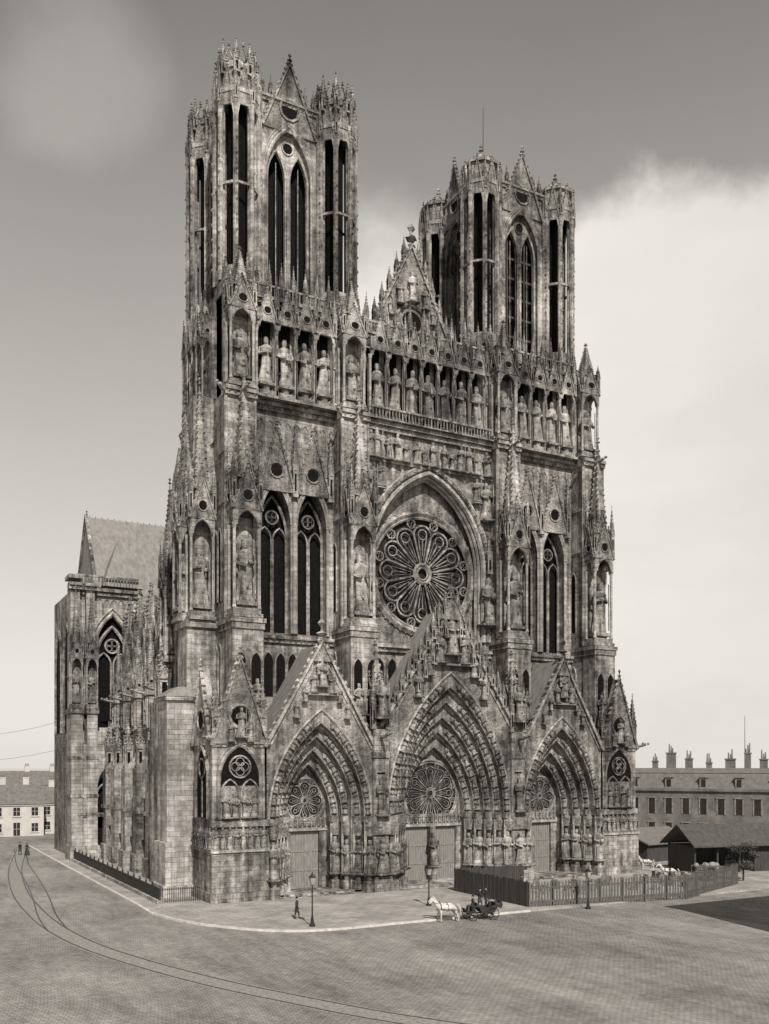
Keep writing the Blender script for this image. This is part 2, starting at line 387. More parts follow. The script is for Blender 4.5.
# ---------------------------------------------------------------- PORTALS
def portal(cx, ao, ai, sp, ro, ri, n_ord, gz_foot, gz_apex, a_g, yo=-5.0, yi=-1.0, door=6.0, dw=3.0, big=False):
    g = G()
    NS = 12
    def top(x):
        t = abs(x-cx)/a_g; return gz_apex+(gz_foot-gz_apex)*t
    g.cm = 2
    wall_arch(g, cx-a_g, cx+a_g, 0, 0, yo, yo+.7, [(cx, ao, 0, sp, ro)], 24, top=top)
    g.cm = 4
    for s in (-1, 1):
        x = cx+s*a_g
        g.q([(cx, yo+.3, gz_apex-.2), (x, yo+.3, gz_foot-.2), (x, 0, gz_foot-.2), (cx, 0, gz_apex-.2), (cx, yo+.3, gz_apex-.7), (x, yo+.3, gz_foot-.7), (x, 0, gz_foot-.7), (cx, 0, gz_apex-.7)],
            [(0, 1, 2, 3), (7, 6, 5, 4), (1, 5, 6, 2), (0, 4, 5, 1)])
    g.cm = 5
    g.tube([(cx-a_g, yo-.12, gz_foot), (cx, yo-.12, gz_apex), (cx+a_g, yo-.12, gz_foot)], .24, 4)
    g.cm = 0
    g.tube([(cx-a_g*.93, yo-.05, gz_foot-.1), (cx, yo-.05, gz_apex-1.1), (cx+a_g*.93, yo-.05, gz_foot-.1)], .12, 4)
    for s in (-1, 1): crock_line(g, (cx+s*a_g, yo-.1, gz_foot+.45), (cx, yo-.1, gz_apex+.45), .75, .27)
    finial(g, cx, yo-.1, gz_apex, 2.2)
    P = []
    for i in range(n_ord+1):
        t = i/n_ord; P.append((ao+(ai-ao)*t, ro+(ri-ro)*t, yo+(yi-yo)*t))
    for i in range(n_ord):
        a0, r0, y0 = P[i]; a1, r1, y1 = P[i+1]
        A = archpts(cx, y0, sp, a0, r0, NS, 0.0); Bf = archpts(cx, y0+.05, sp, a1, r1, NS, 0.0); Bk = archpts(cx, y1+.05, sp, a1, r1, NS, 0.0)
        if i == 0: A = [(p[0], p[1]+.05, p[2]) for p in A]
        k = len(A); g.cm = 2
        g.q(A+Bf, [(j, j+1, k+j+1, k+j) for j in range(k-1)])
        g.q(Bf+Bk, [(j, j+1, k+j+1, k+j) for j in range(k-1)])
        g.cm = 5
        g.tube(archpts(cx, y0-.02, sp, a0-.02, r0-.03, NS, 7.0), .13, 5)
        g.cm = 0
        g.tube(archpts(cx, y0+.1, sp, (a0*.3+a1*.7), (r0*.3+r1*.7), NS, 7.0), .09, 4)
        am, rm = (a0+a1)/2, (r0+r1)/2
        path = archpts(cx, y0-.05, sp, am, rm, 40)
        half = path[:41]
        acc = 0.0; nxt = .35; step = 1.25 if big else 1.1
        for j in range(40):
            p, q = Vector(half[j]), Vector(half[j+1]); l = (q-p).length
            while nxt <= acc+l:
                c = p.lerp(q, (nxt-acc)/l)
                t = (q-p).normalized()
                for s in (-1, 1):
                    if s == -1: tt = t; cc = c
                    else: tt = Vector((-t.x, t.y, t.z)); cc = Vector((2*cx-c.x, c.y, c.z))
                    ya = Vector((0, 1, 0)); xa = ya.cross(tt)
                    sz = step*.9
                    M = Matrix(((xa.x*sz*1.5, ya.x*sz*1.5, tt.x*sz, cc.x), (xa.y*sz*1.5, ya.y*sz*1.5, tt.y*sz, cc.y), (xa.z*sz*1.5, ya.z*sz*1.5, tt.z*sz, cc.z), (0, 0, 0, 1)))
                    if cc.z+tt.z*sz < sp+rm-.2: inst(ST[random.randrange(6)], M, "voussoir_figure")
                nxt += step
            acc += l
        for s in (-1, 1):
            xs = cx+s*(a0+a1)/2; ys = y0-.35
            inst(ST[random.randrange(6)], T(xs+random.uniform(-.05, .05), ys, 1.95, 3.45*random.uniform(.93, 1.03), rz=s*-.35+random.uniform(-.3, .3)), "jamb_statue")
            g.cm = 5; g.cyl(xs-s*(a0-a1)/2, ys+.15, 1.6, 7.0, .13, n=6)
            g.cm = 2; g.cyl(xs, ys, 1.2, 1.9, .28, .42, 7); g.cyl(xs, ys, 5.6, 6.6, .35, .5, 6); g.cyl(xs, ys, 6.6, 7.2, .5, .12, 6)
            g.cm = 0; g.box(xs-.52, xs+.52, ys-.35, y0+.6, 0, 1.2)
            g.cm = 2; g.box(xs-.5, xs+.5, ys-.2, y0+.6, 6.9, 7.5)
    a, r, y = P[-1]
    y += .12
    g.cm = 2
    ns = 16
    for i in range(ns):
        xa = cx-a+2*a*i/ns; xb = cx-a+2*a*(i+1)/ns
        g.q([(xa, y, door), (xb, y, door), (xb, y, sp+az(a, r, xb-cx)), (xa, y, sp+az(a, r, xa-cx))], [(0, 1, 2, 3)])
    R = a*.93; cz = sp+r*.30
    g.cm = 7; g.q(circ(cx, y-.04, cz, R, 32), [tuple(range(32))])
    g.cm = 0; rose(g, cx, y-.12, cz, R, 8 if not big else 12, .075)
    g.tube(archpts(cx, y-.1, sp, a-.15, r-.2, NS, door+.9), .14, 5)
    g.cm = 5; g.box(cx-a, cx+a, y-.35, y+.3, door, door+.5); g.cm = 2; g.box(cx-a, cx+a, y-.25, y+.3, door+.503, door+1.3)
    for i in range(int(2*a/.5)): inst(ST[i % 5], T(cx-a+.25+i*.5, y-.35, door+.5, .85), "lintel_figure")
    g.cm = 0
    if dw < a:
        g.box(cx-a, cx-dw, y-.2, y+.6, 0, door); g.box(cx+dw, cx+a, y-.2, y+.6, 0, door)
    g.cm = 0
    if big:
        g.box(cx-.32, cx+.32, y-.6, y+.3, 0, door); inst(ST[1], T(cx, y-.75, 1.9, 3.4), "trumeau_statue"); g.cyl(cx, y-.75, 0, 1.8, .45, .5, 8)
        leaves = [(cx-dw, cx-.32), (cx+.32, cx+dw)]
    else: leaves = [(cx-dw, cx-.01), (cx+.01, cx+dw)]
    for (xa, xb) in leaves:
        g.cm = 3; g.box(xa, xb, y+.1, y+.25, .2, door)
        nb = max(3, int((xb-xa)/.28))
        for i in range(nb):
            u = xa+(xb-xa)*(i+.5)/nb; g.box(u-.11, u+.11, y+.06, y+.1, .25, door-.05)
        for z in (.3, 2.0, 3.9, door-.35): g.box(xa+.03, xb-.03, y+.02, y+.06, z, z+.22)
    g.cm = 0; g.box(cx-ao+.1, cx+ao-.1, yo-.6, y+.6, -.1, .17); g.box(cx-ao+.6, cx+ao-.6, yo+.3, y+.6, .17, .34)
    g.obj("portal", CATH)
    zc = (sp+ro+gz_apex)/2
    q = 1.5 if big else 1.0
    for (dx, dz, s) in ((0, .6, 2.6), (-1, 0, 1.9), (1, 0, 1.9), (-1.9, -.9, 1.4), (1.9, -.9, 1.4), (-2.8, -2.4, 1.6), (2.8, -2.4, 1.6), (-.5, 1.7, 1.1), (.5, 1.7, 1.1)):
        inst(ST[random.randrange(6)], T(cx+dx*q*.95, yo-.35, zc-1.6*q+dz*q, s*q), "gable_figure")
    gg = G(); gg.cm = 0
    zz = zc-1.7*q
    gg.box(cx-1.6*q, cx+1.6*q, yo-.55, yo, zz-.2, zz)
    gg.cm = 2; gab(gg, cx, yo-.5, zc+1.3*q, .9*q, 1.6*q, .09, .3, True, False, .4)
    gg.obj("gable_canopy", CATH)
    if big:
        for i in range(9):
            t = i/9
            for s in (-1, 1): pin(cx+s*a_g*(1-t)*.8, yo-.1, gz_foot+(gz_apex-gz_foot)*(.2+.8*t)-.2, .55, 2.6+random.uniform(-.3, .5))
        for i in range(5):
            for s in (-1, 1): pin(cx+s*(.9+i*.8), yo-.45, gz_apex-3.2-i*1.45, .42, 2.6)
portal(0, 7.4, 3.75, 7.4, 14.6, 7.0, 5, 16.3, 28.8, 8.2, door=6.0, dw=3.15, big=True)
for s in (-1, 1):
    portal(s*14.55, 5.35, 2.35, 7.4, 10.4, 5.2, 4, 14.2, 24.2, 5.75, door=6.0, dw=1.55)
g = G()
for s in (-1, 1):
    x0, x1 = 7.4, 9.2
    g.cm = 0; g.box(s*(x0+.05), s*(x1-.05), -5.35, 0, 0, 16)
    g.cm = 2; g.box(s*(x0-.1), s*(x1+.1), -5.6, -4.5, 5.7, 7.5); g.box(s*(x0), s*(x1), -5.5, -4.6, 13.2, 13.8)
    g.cm = 0; g.box(s*(x0-.1), s*(x1+.1), -5.9, -4.5, 0, 1.6)
    inst(ST[2], T(s*8.3, -5.75, 1.95, 3.45), "jamb_statue")
    inst(ST[3], T(s*8.3, -5.6, 7.7, 3.4), "pier_statue")
    inst(ST[1], T(s*8.3, -5.6, 17.2, 3.6), "pier_statue")
    pin(s*8.3, -4.9, 11.6, .9, 4.0)
    for dx in (-.8, .8): pin(s*8.3+dx, -5.2, 16, .5, 6)
    pin(s*8.3, -4.2, 16, 1.5, 9); gargoyle(g, s*8.3, -5.4, 15.2, 0, -1, 1.9)
    x0, x1 = 20.1, 25.3
    g.cm = 0; g.box(s*x0, s*x1, -5, .5, 0, 14.6)
    g.box(s*(x0-.1), s*(x1+.15), -5.35, .6, 0, 4.6); g.box(s*(x0-.2), s*(x1+.3), -5.6, .7, 0, 1.0)
    g.cm = 5; g.box(s*(x0-.14), s*(x1+.22), -5.5, .62, 4.6, 4.95)
    g.cm = 2; g.box(s*(x0-.12), s*(x1+.12), -5.25, .61, 6.9, 7.5)
    for i in range(8): inst(ST[i % 5], T(s*(x0+.35+i*.65), -5.2, 5.0, 1.85), "frieze_figure")
    for i in range(8): inst(ST[i % 5], T(s*(x1+.1), -4.7+i*.65, 5.0, 1.85, rz=s*pi/2), "frieze_figure")
    cx = s*(x0+x1)/2
    g.cm = 1; pts = archpts(cx, -5.015, 11.3, 1.9, 3.0, 8, 7.7); g.q(pts, [tuple(range(len(pts)))])
    g.cm = 2; g.box(cx-1.7, cx+1.7, -5.06, -5.03, 7.6, 10.6)
    g.cm = 0
    g.tube(archpts(cx, -5.05, 11.3, 2.0, 3.1, 8, 7.6), .2, 5); g.tube(archpts(cx, -5.05, 11.3, 2.3, 3.4, 8, 7.6), .12, 5)
    for d in (-1, 1): g.tube(archpts(cx+d*.95, -5.08, 9.9, .85, 1.3, 6, 7.6), .1, 4)
    for d in (-1.35, -.5, .5, 1.35): inst(ST[random.randrange(6)], T(cx+d, -5.2, 7.8, random.uniform(1.9, 2.4)), "relief_figure")
    g.tube(circ(cx, -5.08, 12.35, 1.0, 16), .1, 4, True)
    for k in range(4): g.tube(circ(cx+.42*math.cos(k*pi/2), -5.08, 12.35+.42*math.sin(k*pi/2), .4, 9), .06, 4, True)
    for dx, dz, h in ((0, .4, 2.6), (-.9, 0, 1.7), (.9, 0, 1.7)): inst(ST[0], T(cx+dx, -5.35, 14.7+dz, h), "gable_figure")
    gab(g, cx, -5.15, 14.3, 2.75, 8.0, .22, 1.0, True, True, .7)
    w = G(); gab(w, 0, -.2, 14.3, 2.7, 7.0, .2, .8, True, True, .7)
    w.cm = 1; pts = archpts(0, -.03, 11.3, 1.7, 2.8, 8, 7.7); w.q(pts, [tuple(range(len(pts)))]); w.cm = 0
    w.tube(archpts(0, -.06, 11.3, 1.8, 2.9, 8, 7.6), .2, 5); w.tube(circ(0, -.08, 12.2, .9, 14), .1, 4, True); w.tube([(0, -.06, 7.7), (0, -.06, 11.4)], .12, 4)
    g.add(w, T(s*x1, -2.3, 0, rz=s*pi/2))
    for xx in (x0+.35, x1-.3): pin(s*xx, -4.8, 14.6, .75, 6.2)
    pin(s*(x1-.3), -.5, 14.6, .75, 6.2)
    g.cm = 0; cornice(g, s*(x0), s*(x1+.1), -5.0, 14.4, .5, .25); gargoyle(g, s*x1, -4.9, 14.6, s*.7, -.7, 1.5)
    g.cm = 5; g.box(s*25.2, s*27.8, .7, 4.2, 0, 18.6); g.box(s*25.2, s*28.05, .45, 4.4, 0, 5.2); g.box(s*25.2, s*28.3, .2, 4.6, 0, 1.2)
    g.cm = 4; g.frus(s*26.5, 2.4, 18.95, 19.9, 3.2, 4.0, 1.8, 3.0, s*25.8, 2.4); g.cm = 0; g.box(s*25.0, s*28.0, .4, 4.43, 18.6, 18.9)
    g.cm = 0; g.box(s*23.0, s*25.9, .75, 3.9, 0, 26.3); g.box(s*22.8, s*26.1, .47, 4.2, 25.6, 26.25)
    g.box(s*23.0, s*25.0, 1.6, 3.88, 26.3, 48)
    tab(s*24.5, 2.2, 26.65, (.88, 1, .96)); tab(s*24.7, 2.9, 26.6, (.9, .9, .9), rz=s*pi/2)
    g.box(s*23.0, s*26.4, 9.6, 12.6, 0, 19); g.box(s*22.95, s*24.4, 9.6, 12.6, 19, 40); tab(s*24.0, 11.1, 23.5, (.75, .8, .8), rz=s*pi/2); pin(s*25.4, 11.1, 19, 1.5, 7)
    g.frus(s*23.7, 11.1, 40, 46, 1.5, 2.8, .1, .1)
g.obj("portal_piers", CATH)

# ---------------------------------------------------------------- TOWERS up to kings gallery
TD = 12.7
for s in (-1, 1):
    g = G()
    g.cm = 0
    g.box(s*9.5, s*22.9, 1.7, TD, 0, 57.6)
    g.cm = 1; g.box(s*10.9, s*20.0, 1.45, 1.65, 18, 47); g.cm = 0
    bx = 15.3
    wall_arch(g, min(s*10.9, s*20.0), max(s*10.9, s*20.0), 18, 48, 0, 1.4, [(s*bx-1.95, 1.66, 25.5, 36.2, 4.1), (s*bx+1.95, 1.66, 25.5, 36.2, 4.1)])
    for d in (-1.95, 1.95):
        c = s*bx+d
        g.cm = 0; lancet(g, c, .95, 25.5, 35.2, 1.56, 4.0, .1); g.cm = 5
        g.cyl(c-1.72, -.12, 25.5, 36.2, .15, n=6); g.cyl(c+1.72, -.12, 25.5, 36.2, .15, n=6)
        for o, rr in ((.0, .15), (.3, .12)): g.tube(archpts(c, -.1-o*.3, 36.3, 1.7+o*.6, 4.15+o*1.5, 8), rr, 5)
        g.cm = 0
        gab(g, c, -.42, 39.4, 1.9, 6.2, .16, .35, True, True, .5)
    g.cm = 5; g.cyl(s*bx, -.25, 25.5, 38.5, .28, n=8); g.cm = 0
    for d in (-3.9, 0, 3.9): pin(s*bx+d, -.3, 39, .6, 7.4)
    for i in range(10):
        x = s*11.2+s*i*.95; g.tube(archpts(x, -.04, 45.6, .42, .8, 4, 41), .07, 4)
    cornice(g, s*10.8, s*20.1, 0, 47.6, .8, .6)
    for i in range(7):
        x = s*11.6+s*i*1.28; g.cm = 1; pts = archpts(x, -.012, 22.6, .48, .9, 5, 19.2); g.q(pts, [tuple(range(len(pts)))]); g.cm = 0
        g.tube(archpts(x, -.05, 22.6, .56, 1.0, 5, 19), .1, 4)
    cornice(g, s*10.8, s*20.1, 0, 24.9, .7, .5)
    for c in (9.45, 21.55):
        g.cm = 0
        g.box(s*(c-1.45), s*(c+1.45), -2.0, 1.6, 0, 47.7)
        g.box(s*(c-1.5), s*(c+1.5), -4.05, -2.0, 0, 26.0)
        g.box(s*(c-1.7), s*(c+1.7), -4.3, 0, 25.7, 26.1)
        g.cm = 2; g.box(s*(c-1.6), s*(c+1.6), -4.18, 0, 25.1, 25.7)
        g.cm = 0
        for k in (-.75, .75):
            za, zb = 17.5, 23.0
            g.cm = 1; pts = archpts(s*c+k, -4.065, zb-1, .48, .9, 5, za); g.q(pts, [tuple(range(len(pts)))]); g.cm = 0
            g.tube(archpts(s*c+k, -4.1, zb-1, .55, 1.0, 5, za), .1, 4); inst(ST[random.randrange(6)], T(s*c+k, -4.3, za, 3.0), "niche_statue")
        tab(s*c, -2.0, 26.55)
        w = G(); w.cm = 1
        for u in (-1.0, 0.1):
            pts = archpts(u, -.015, 34, .4, .9, 5, 28); w.cm = 1; w.q(pts, [tuple(range(len(pts)))]); w.cm = 0; w.tube(archpts(u, -.05, 34, .45, 1.0, 5, 28), .08, 4)
            w.tube(archpts(u, -.05, 23, .45, 1.0, 5, 18.5), .08, 4)
        g.add(w, T(s*c-1.45, -.2, 0, rz=-pi/2))
        for k in (-1.45, 1.45): g.cyl(s*c+k, -2.0, 26.3, 47.3, .17, n=6)
        cornice(g, s*(c-1.6), s*(c+1.6), -2.1, 47.65, .8, .4); gargoyle(g, s*c, -2.2, 47.4, 0, -1, 2.0); gargoyle(g, s*c-1.4, -1.9, 47.4, -.7, -.7, 1.8)
        for z in (37.2, 42.0): g.box(s*(c-1.55), s*(c+1.55), -2.12, 0, z, z+.35)
        for k in (-1.2, 1.2): pin(s*c+k, -1.9, 38.5, .6, 8.6)
    g.cm = 0
    g.box(s*9.5, s*22.7, .02, 1.69, 48.1, 57.88)
    g.cm = 2; g.box(s*10.8, s*20.1, -1.35, 0, 48.03, 48.3); g.cm = 0
    for i in range(4):
        x = s*12.35+s*i*2.06; inst(KING[(i*2+(s > 0)) % 6], T(x, 0, 48.3, sc3=(1, 1, .93)), "king_niche")
        g.cm = 1; g.box(x-.75, x+.75, -.02, .01, 48.8, 56); g.cm = 0  # dark panel behind each king paints the niche shade
    for c in (9.45, 21.3):
        g.box(s*(c-1.4), s*(c+1.4), -.4, 1.6, 48.1, 58.9)
        inst(TABS, T(s*c, -.3, 48.6, sc3=(.92, .85, .74)), "gallery_tabernacle")
        pin(s*(c-1.1), -.1, 57.5, .6, 4.6); pin(s*(c+1.1), -.1, 57.5, .6, 4.2)
    g.box(s*22.6, s*23.2, 1.62, 4.4, 48, 56); inst(TABS, T(s*22.9, 3.2, 48.0, rz=s*pi/2, sc3=(.8, .6, .62)), "gallery_tabernacle")
    cornice(g, s*9.0, s*22.8, -.1, 57.9, .7, .5, TD)
    for i in range(7): pin(s*(11.6+i*1.28), -.3, 58.1, .4, 3.8)
    for i in range(26): g.cyl(s*(10.6+i*.38), -.35, 58.2, 59.2, .07, n=4)
    g.box(s*10.4, s*20.4, -.45, -.25, 59.2, 59.4)
    w = G(); w.cm = 1
    for d in (-2, 2):
        pts = archpts(d, -.02, 36, 1.3, 3.6, 7, 25.5); w.cm = 1; w.q(pts, [tuple(range(len(pts)))]); w.cm = 0
        w.tube(archpts(d, -.1, 36, 1.4, 3.8, 7, 25.5), .16, 5); gab(w, d, -.3, 38.6, 1.9, 6.8, .15, .3)
    for z in (25, 47.6, 19): cornice(w, -6.4, 6.4, 0, z, .7, .4, 0.02)
    for i in range(4): w.add(king_g(i), T(-3.1+i*2.06, 0, 48.1, sc3=(1, .5, .93)))
    g.add(w, T(s*22.92, 7.4, 0, rz=s*pi/2) @ Matrix.Diagonal((.8, 1, 1, 1)))
    g.obj("tower_lower_stages", CATH)

# ---------------------------------------------------------------- BELFRIES
def turret(g, x, y, z0, z1, R, cap):
    n = 8; o = pi/8
    g.cm = 0; g.cyl(x, y, z0, z0+1.8, R+.15, R, n, o); g.cm = 1; g.cyl(x, y, z0+1.8, z1-3.0, R*.42, n=8); g.cm = 0  # near-black core painted as the shade inside the turret
    Rc = R
    for k in range(n):
        a = o+2*pi*k/n
        g.cm = 0
        g.cyl(x+Rc*math.cos(a), y+Rc*math.sin(a), z0+1.8, z1-2.8, .27, n=6)
        g.cyl(x+Rc*.82*math.cos(a), y+Rc*.82*math.sin(a), z0+1.8, z1-2.8, .2, n=5)
        am = a+pi/n; rm = Rc*math.cos(pi/n)
        hw = Rc*math.sin(pi/n)
        w = G(); wall_arch(w, -hw, hw, z1-5.0, z1-2.4, -.14, .14, [(0, hw*.74, z1-5.0, z1-4.8, 1.6)], 8)
        gab(w, 0, -.2, z1-3.8, hw*.95, 3.9, .1, .2, True, False, .45)
        g.add(w, T(x+rm*math.cos(am), y+rm*math.sin(am), 0, rz=am+pi/2))
        w = G(); w.box(-hw, hw, -.1, .1, z0+11.2, z0+11.45); w.box(-hw*.96, hw*.96, -.08, .08, z0+1.8, z0+3.2)
        for cz_ in range(int((z1-z0-8)/1.5)): w.oct(-hw, -.3, z0+3.5+cz_*1.5, .13, .2)
        g.add(w, T(x+rm*math.cos(am), y+rm*math.sin(am), 0, rz=am+pi/2))
        g.add(PG, T(x+(R+.15)*math.cos(a), y+(R+.15)*math.sin(a), z1-3.4, sc3=(.36, .36, .62)))
    g.cyl(x, y, z1-2.6, z1-2.1, R+.25, n=n, rot=o); g.cyl(x, y, z1-2.1, z1, R*.86, n=n, rot=o)
    if cap:
        g.cyl(x, y, z1, z1+.35, R*1.0, n=n, rot=o); g.cyl(x, y, z1+.35, z1+1.9, R*.9, .15, n=n, rot=o); finial(g, x, y, z1+1.8, 1.2)
        for k in range(8):
            a = o+2*pi*k/n; crock_line(g, (x+R*.9*math.cos(a), y+R*.9*math.sin(a), z1+.5), (x, y, z1+2.1), .6, .12)
    else:
        g.cyl(x, y, z1, z1+.6, R*.95, n=n, rot=o); g.cyl(x, y, z1+.6, z1+1.2, R*.7, R*.6, n=n, rot=o)
        for k in range(n):
            a = o+2*pi*k/n; hh = random.uniform(.75, 1.15)
            g.add(PG, T(x+R*.84*math.cos(a), y+R*.84*math.sin(a), z1-.6, sc3=(.72, .72, .62*hh)))
            a += pi/8
            w = G(); gab(w, 0, 0, z1+.2, R*.34, 1.7, .09, .16, False, False, .4)
            g.add(w, T(x+R*.86*math.cos(a), y+R*.86*math.sin(a), 0, rz=a+pi/2))
for s in (-1, 1):
    g = G(); cx, cy, H, HY = s*14.7, 7.7, 5.4, 4.6
    z0, z1 = 58.2, 80.9
    for (dx, dy) in ((-H, -HY), (H, -HY), (-H, HY), (H, HY)):
        turret(g, cx+dx, cy+dy, z0, z1, 2.15, s > 0)
    for k in range(4):
        w = G(); w.cm = 0
        wall_arch(w, -3.5, 3.5, z0, 80.0, -.55, .45, [(0, 2.5, z0+1.2, 72.6, 4.9)], 16)
        for o, rr in ((0, .17), (.35, .14), (.65, .12)): w.tube(archpts(0, -.6, 72.6, 2.5+o*.7, 4.95+o*1.3, 9, z0+1.2), rr, 5)
        wall_arch(w, -2.5, 2.5, z0+1.2, 77.6, -.1, .3, [(-1.22, .95, z0+1.3, 72.4, 2.7), (1.22, .95, z0+1.3, 72.4, 2.7)], 10)
        w.cyl(0, -.2, z0+1.2, 72.6, .2, n=6)
        for d in (-1, 1):
            w.tube(archpts(d*1.22, -.14, 72.4, 1.02, 2.8, 7, z0+1.2), .12, 5)
            w.cyl(d*1.22, 0, z0+1.2, 74, .045, n=4)
        w.cm = 1; w.q(circ(0, -.115, 75.7, .55, 12), [tuple(range(12))]); w.cm = 0
        w.tube(circ(0, -.14, 75.7, .6, 12), .1, 4, True)
        for d in (-1, 1): w.cyl(d*3.2, -.75, z0, 79.5, .22, n=6)
        gab(w, 0, -.75, 77.0, 3.0, 7.0, .22, .5, True, True, .6)
        cornice(w, -3.4, 3.4, -.55, 79.9, .6, .35, .45)
        for xx in (-2.8, -1.9, 1.9, 2.8): w.add(PG, T(xx, -.3, 80.1, sc3=(.42, .42, .4)))
        if s > 0:
            w.cm = 8
            for i in range(6): w.box(-2.5, 2.5, .6, .7, z0+2.5+i*2.3, z0+2.75+i*2.3)
            for xx in (-1.25, 1.25): w.box(xx-.1, xx+.1, .5, .6, z0, 75)
        dep = HY if k % 2 == 0 else H
        sx = 1.0 if k % 2 == 0 else HY/H*.98
        g.add(w, T(cx, cy, 0, rz=k*pi/2) @ Matrix.Translation((0, -dep+.1, 0)) @ Matrix.Diagonal((sx, 1, 1, 1)))
    g.cm = 1; g.box(cx-4.2, cx+4.2, cy-3.4, cy+3.4, z0, 77.5)  # solid near-black block stands in for the belfry's inner shade
    g.cm = 4; g.box(cx-5.3, cx+5.3, cy-4.4, cy+4.4, 78.0, 78.8)
    g.cm = 0; g.box(cx-7.8, cx+7.8, cy-7.2, cy+5.2, 57.75, 58.4)
    if s > 0: g.cm = 6; g.cyl(cx-1.2, cy+1, 78.2, 93, .1, .05, 5)
    g.obj("belfry", CATH)

# ---------------------------------------------------------------- CENTRAL BAY
g = G(); g.cm = 0
g.box(-8.1, 8.1, 2.3, 4, 0, 57)
wall_arch(g, -8.0, 8.0, 18, 47.9, -.6, 1.6, [(0, 7.0, 24.5, 33.8, 9.8)], 28)
for o, y, rr in ((0.0, -.7, .3), (-.3, -.3, .2), (-.45, .1, .22), (.5, -.85, .22), (.8, -.8, .14)):
    g.cm = 2 if o in (.5,) else 5
    g.tube(archpts(0, y, 33.8, 7.0+o, 9.8+o*1.15, 16, 26), rr, 6)
g.cm = 2
for i in range(1, 26):
    p = archpts(0, -.95, 33.8, 7.4, 10.4, 26)[i*2]; g.oct(p[0], p[1], p[2], .28)
R = 6.55
n = 48
ring = circ(0, .75, 33.1, R, n)
outer = []
for i in range(n):
    a = 2*pi*i/n; c, s_ = math.cos(a), math.sin(a); m = max(abs(c)/7.2, abs(s_)/11.5); outer.append((c/m, .75, 33.1+s_/m))
g.q(ring+outer, [(i, (i+1) % n, n+(i+1) % n, n+i) for i in range(n)])
g.cm = 7; g.q(circ(0, 1.05, 33.1, R+.1, n), [tuple(range(n))])
g.cm = 0; rose(g, 0, .68, 33.1, R-.1, 12, .15)
g.cm = 0
for i in range(60):
    a = 2*pi*i/60; g.oct((R+.25)*math.cos(a), .6, 33.1+(R+.25)*math.sin(a), .17)
for i in range(9):
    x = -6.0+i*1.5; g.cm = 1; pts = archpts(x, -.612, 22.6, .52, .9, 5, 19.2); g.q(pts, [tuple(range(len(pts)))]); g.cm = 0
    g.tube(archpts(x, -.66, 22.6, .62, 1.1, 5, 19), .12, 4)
cornice(g, -8, 8, -.6, 24.7, .8, .6); cornice(g, -8, 8, -.6, 47.6, .9, .7)
g.cm = 0; g.box(-8, 8, -.95, -.6, 43.9, 44.25)
for i in range(14):
    x = -7.3+i*1.12+random.uniform(-.2, .2)
    inst(ST[(i*3) % 5], T(x, -.95, 44.3, random.uniform(1.8, 2.8), rz=random.uniform(-.9, .9)), "frieze_statue")
for s in (-1, 1):
    for (x, z, h) in ((7.2, 39.5, 4.0), (6.0, 41.4, 2.4)): inst(ST[2], T(s*x, -.95, z, h), "frieze_statue"); g.box(s*x-.5, s*x+.5, -1.3, -.6, z-.3, z)
    inst(ST[4], T(s*7.45, -1.1, 28.0, 5), "rose_statue"); g.box(s*7.45-.4, s*7.45+.4, -1.5, -.6, 27.6, 28); pin(s*7.5, -1.05, 33.5, .7, 5)
for i in range(7): inst(KING[(i*5+1) % 6], T(-6.18+i*2.06, .0, 48.15, sc3=(1, 1, .93)), "king_niche"); g.cm = 1; g.box(-6.18+i*2.06-.75, -6.18+i*2.06+.75, .42, .44, 48.8, 56); g.cm = 0
g.box(-8, 8, .45, 2.3, 47.95, 57.4)
for i in range(38): g.cyl(-7.2+i*.39, -1.55, 48.1, 49.1, .07, n=4)
g.box(-7.4, 7.4, -1.66, -1.44, 49.1, 49.3); g.box(-8, 8, -1.7, .4, 48.02, 48.15)
cornice(g, -8, 8, .4, 57.4, .6, .4, 3)
for i in range(9): pin(-7+i*1.75, .3, 57.6, .5, 4.2)
for i in range(40): g.cyl(-7.6+i*.39, .3, 57.6, 58.7, .07, n=4)
g.box(-7.8, 7.8, .2, .4, 58.7, 58.9)
g.cm = 0
gab(g, 0, 3.0, 56.5, 6.6, 13.2, .28, .8, True, False, .8)
g.tube(circ(0, 2.95, 61.2, 1.9, 20), .2, 5, True); g.tube(circ(0, 2.95, 61.2, 1.3, 20), .12, 5, True)
g.cm = 1; g.q(circ(0, 3.02, 61.2, 1.3, 20), [tuple(range(20))]); g.cm = 0
for s in (-1, 1):
    for (u, zt, h) in ((3.4, 58, 2.6), (4.6, 57.4, 2.0), (2.7, 61.5, 2.0)): g.tube(archpts(s*u, 2.98, zt+h-.6, .42, .8, 4, zt), .07, 4); inst(ST[3], T(s*u, 2.85, zt, h*.85), "gable_figure")
for i in range(7):
    t = i/7
    for s in (-1, 1): pin(s*6.4*(1-t), 3.1, 56.6+13*t, .5, 2.8)
for d, h in ((-1.6, 3), (0, 4), (1.6, 3)): inst(ST[1], T(d, 2.7, 63.4-abs(d)*.3, h*.8), "gable_figure")
finial(g, 0, 3.1, 69.6, 2.6)
g.obj("central_bay", CATH)

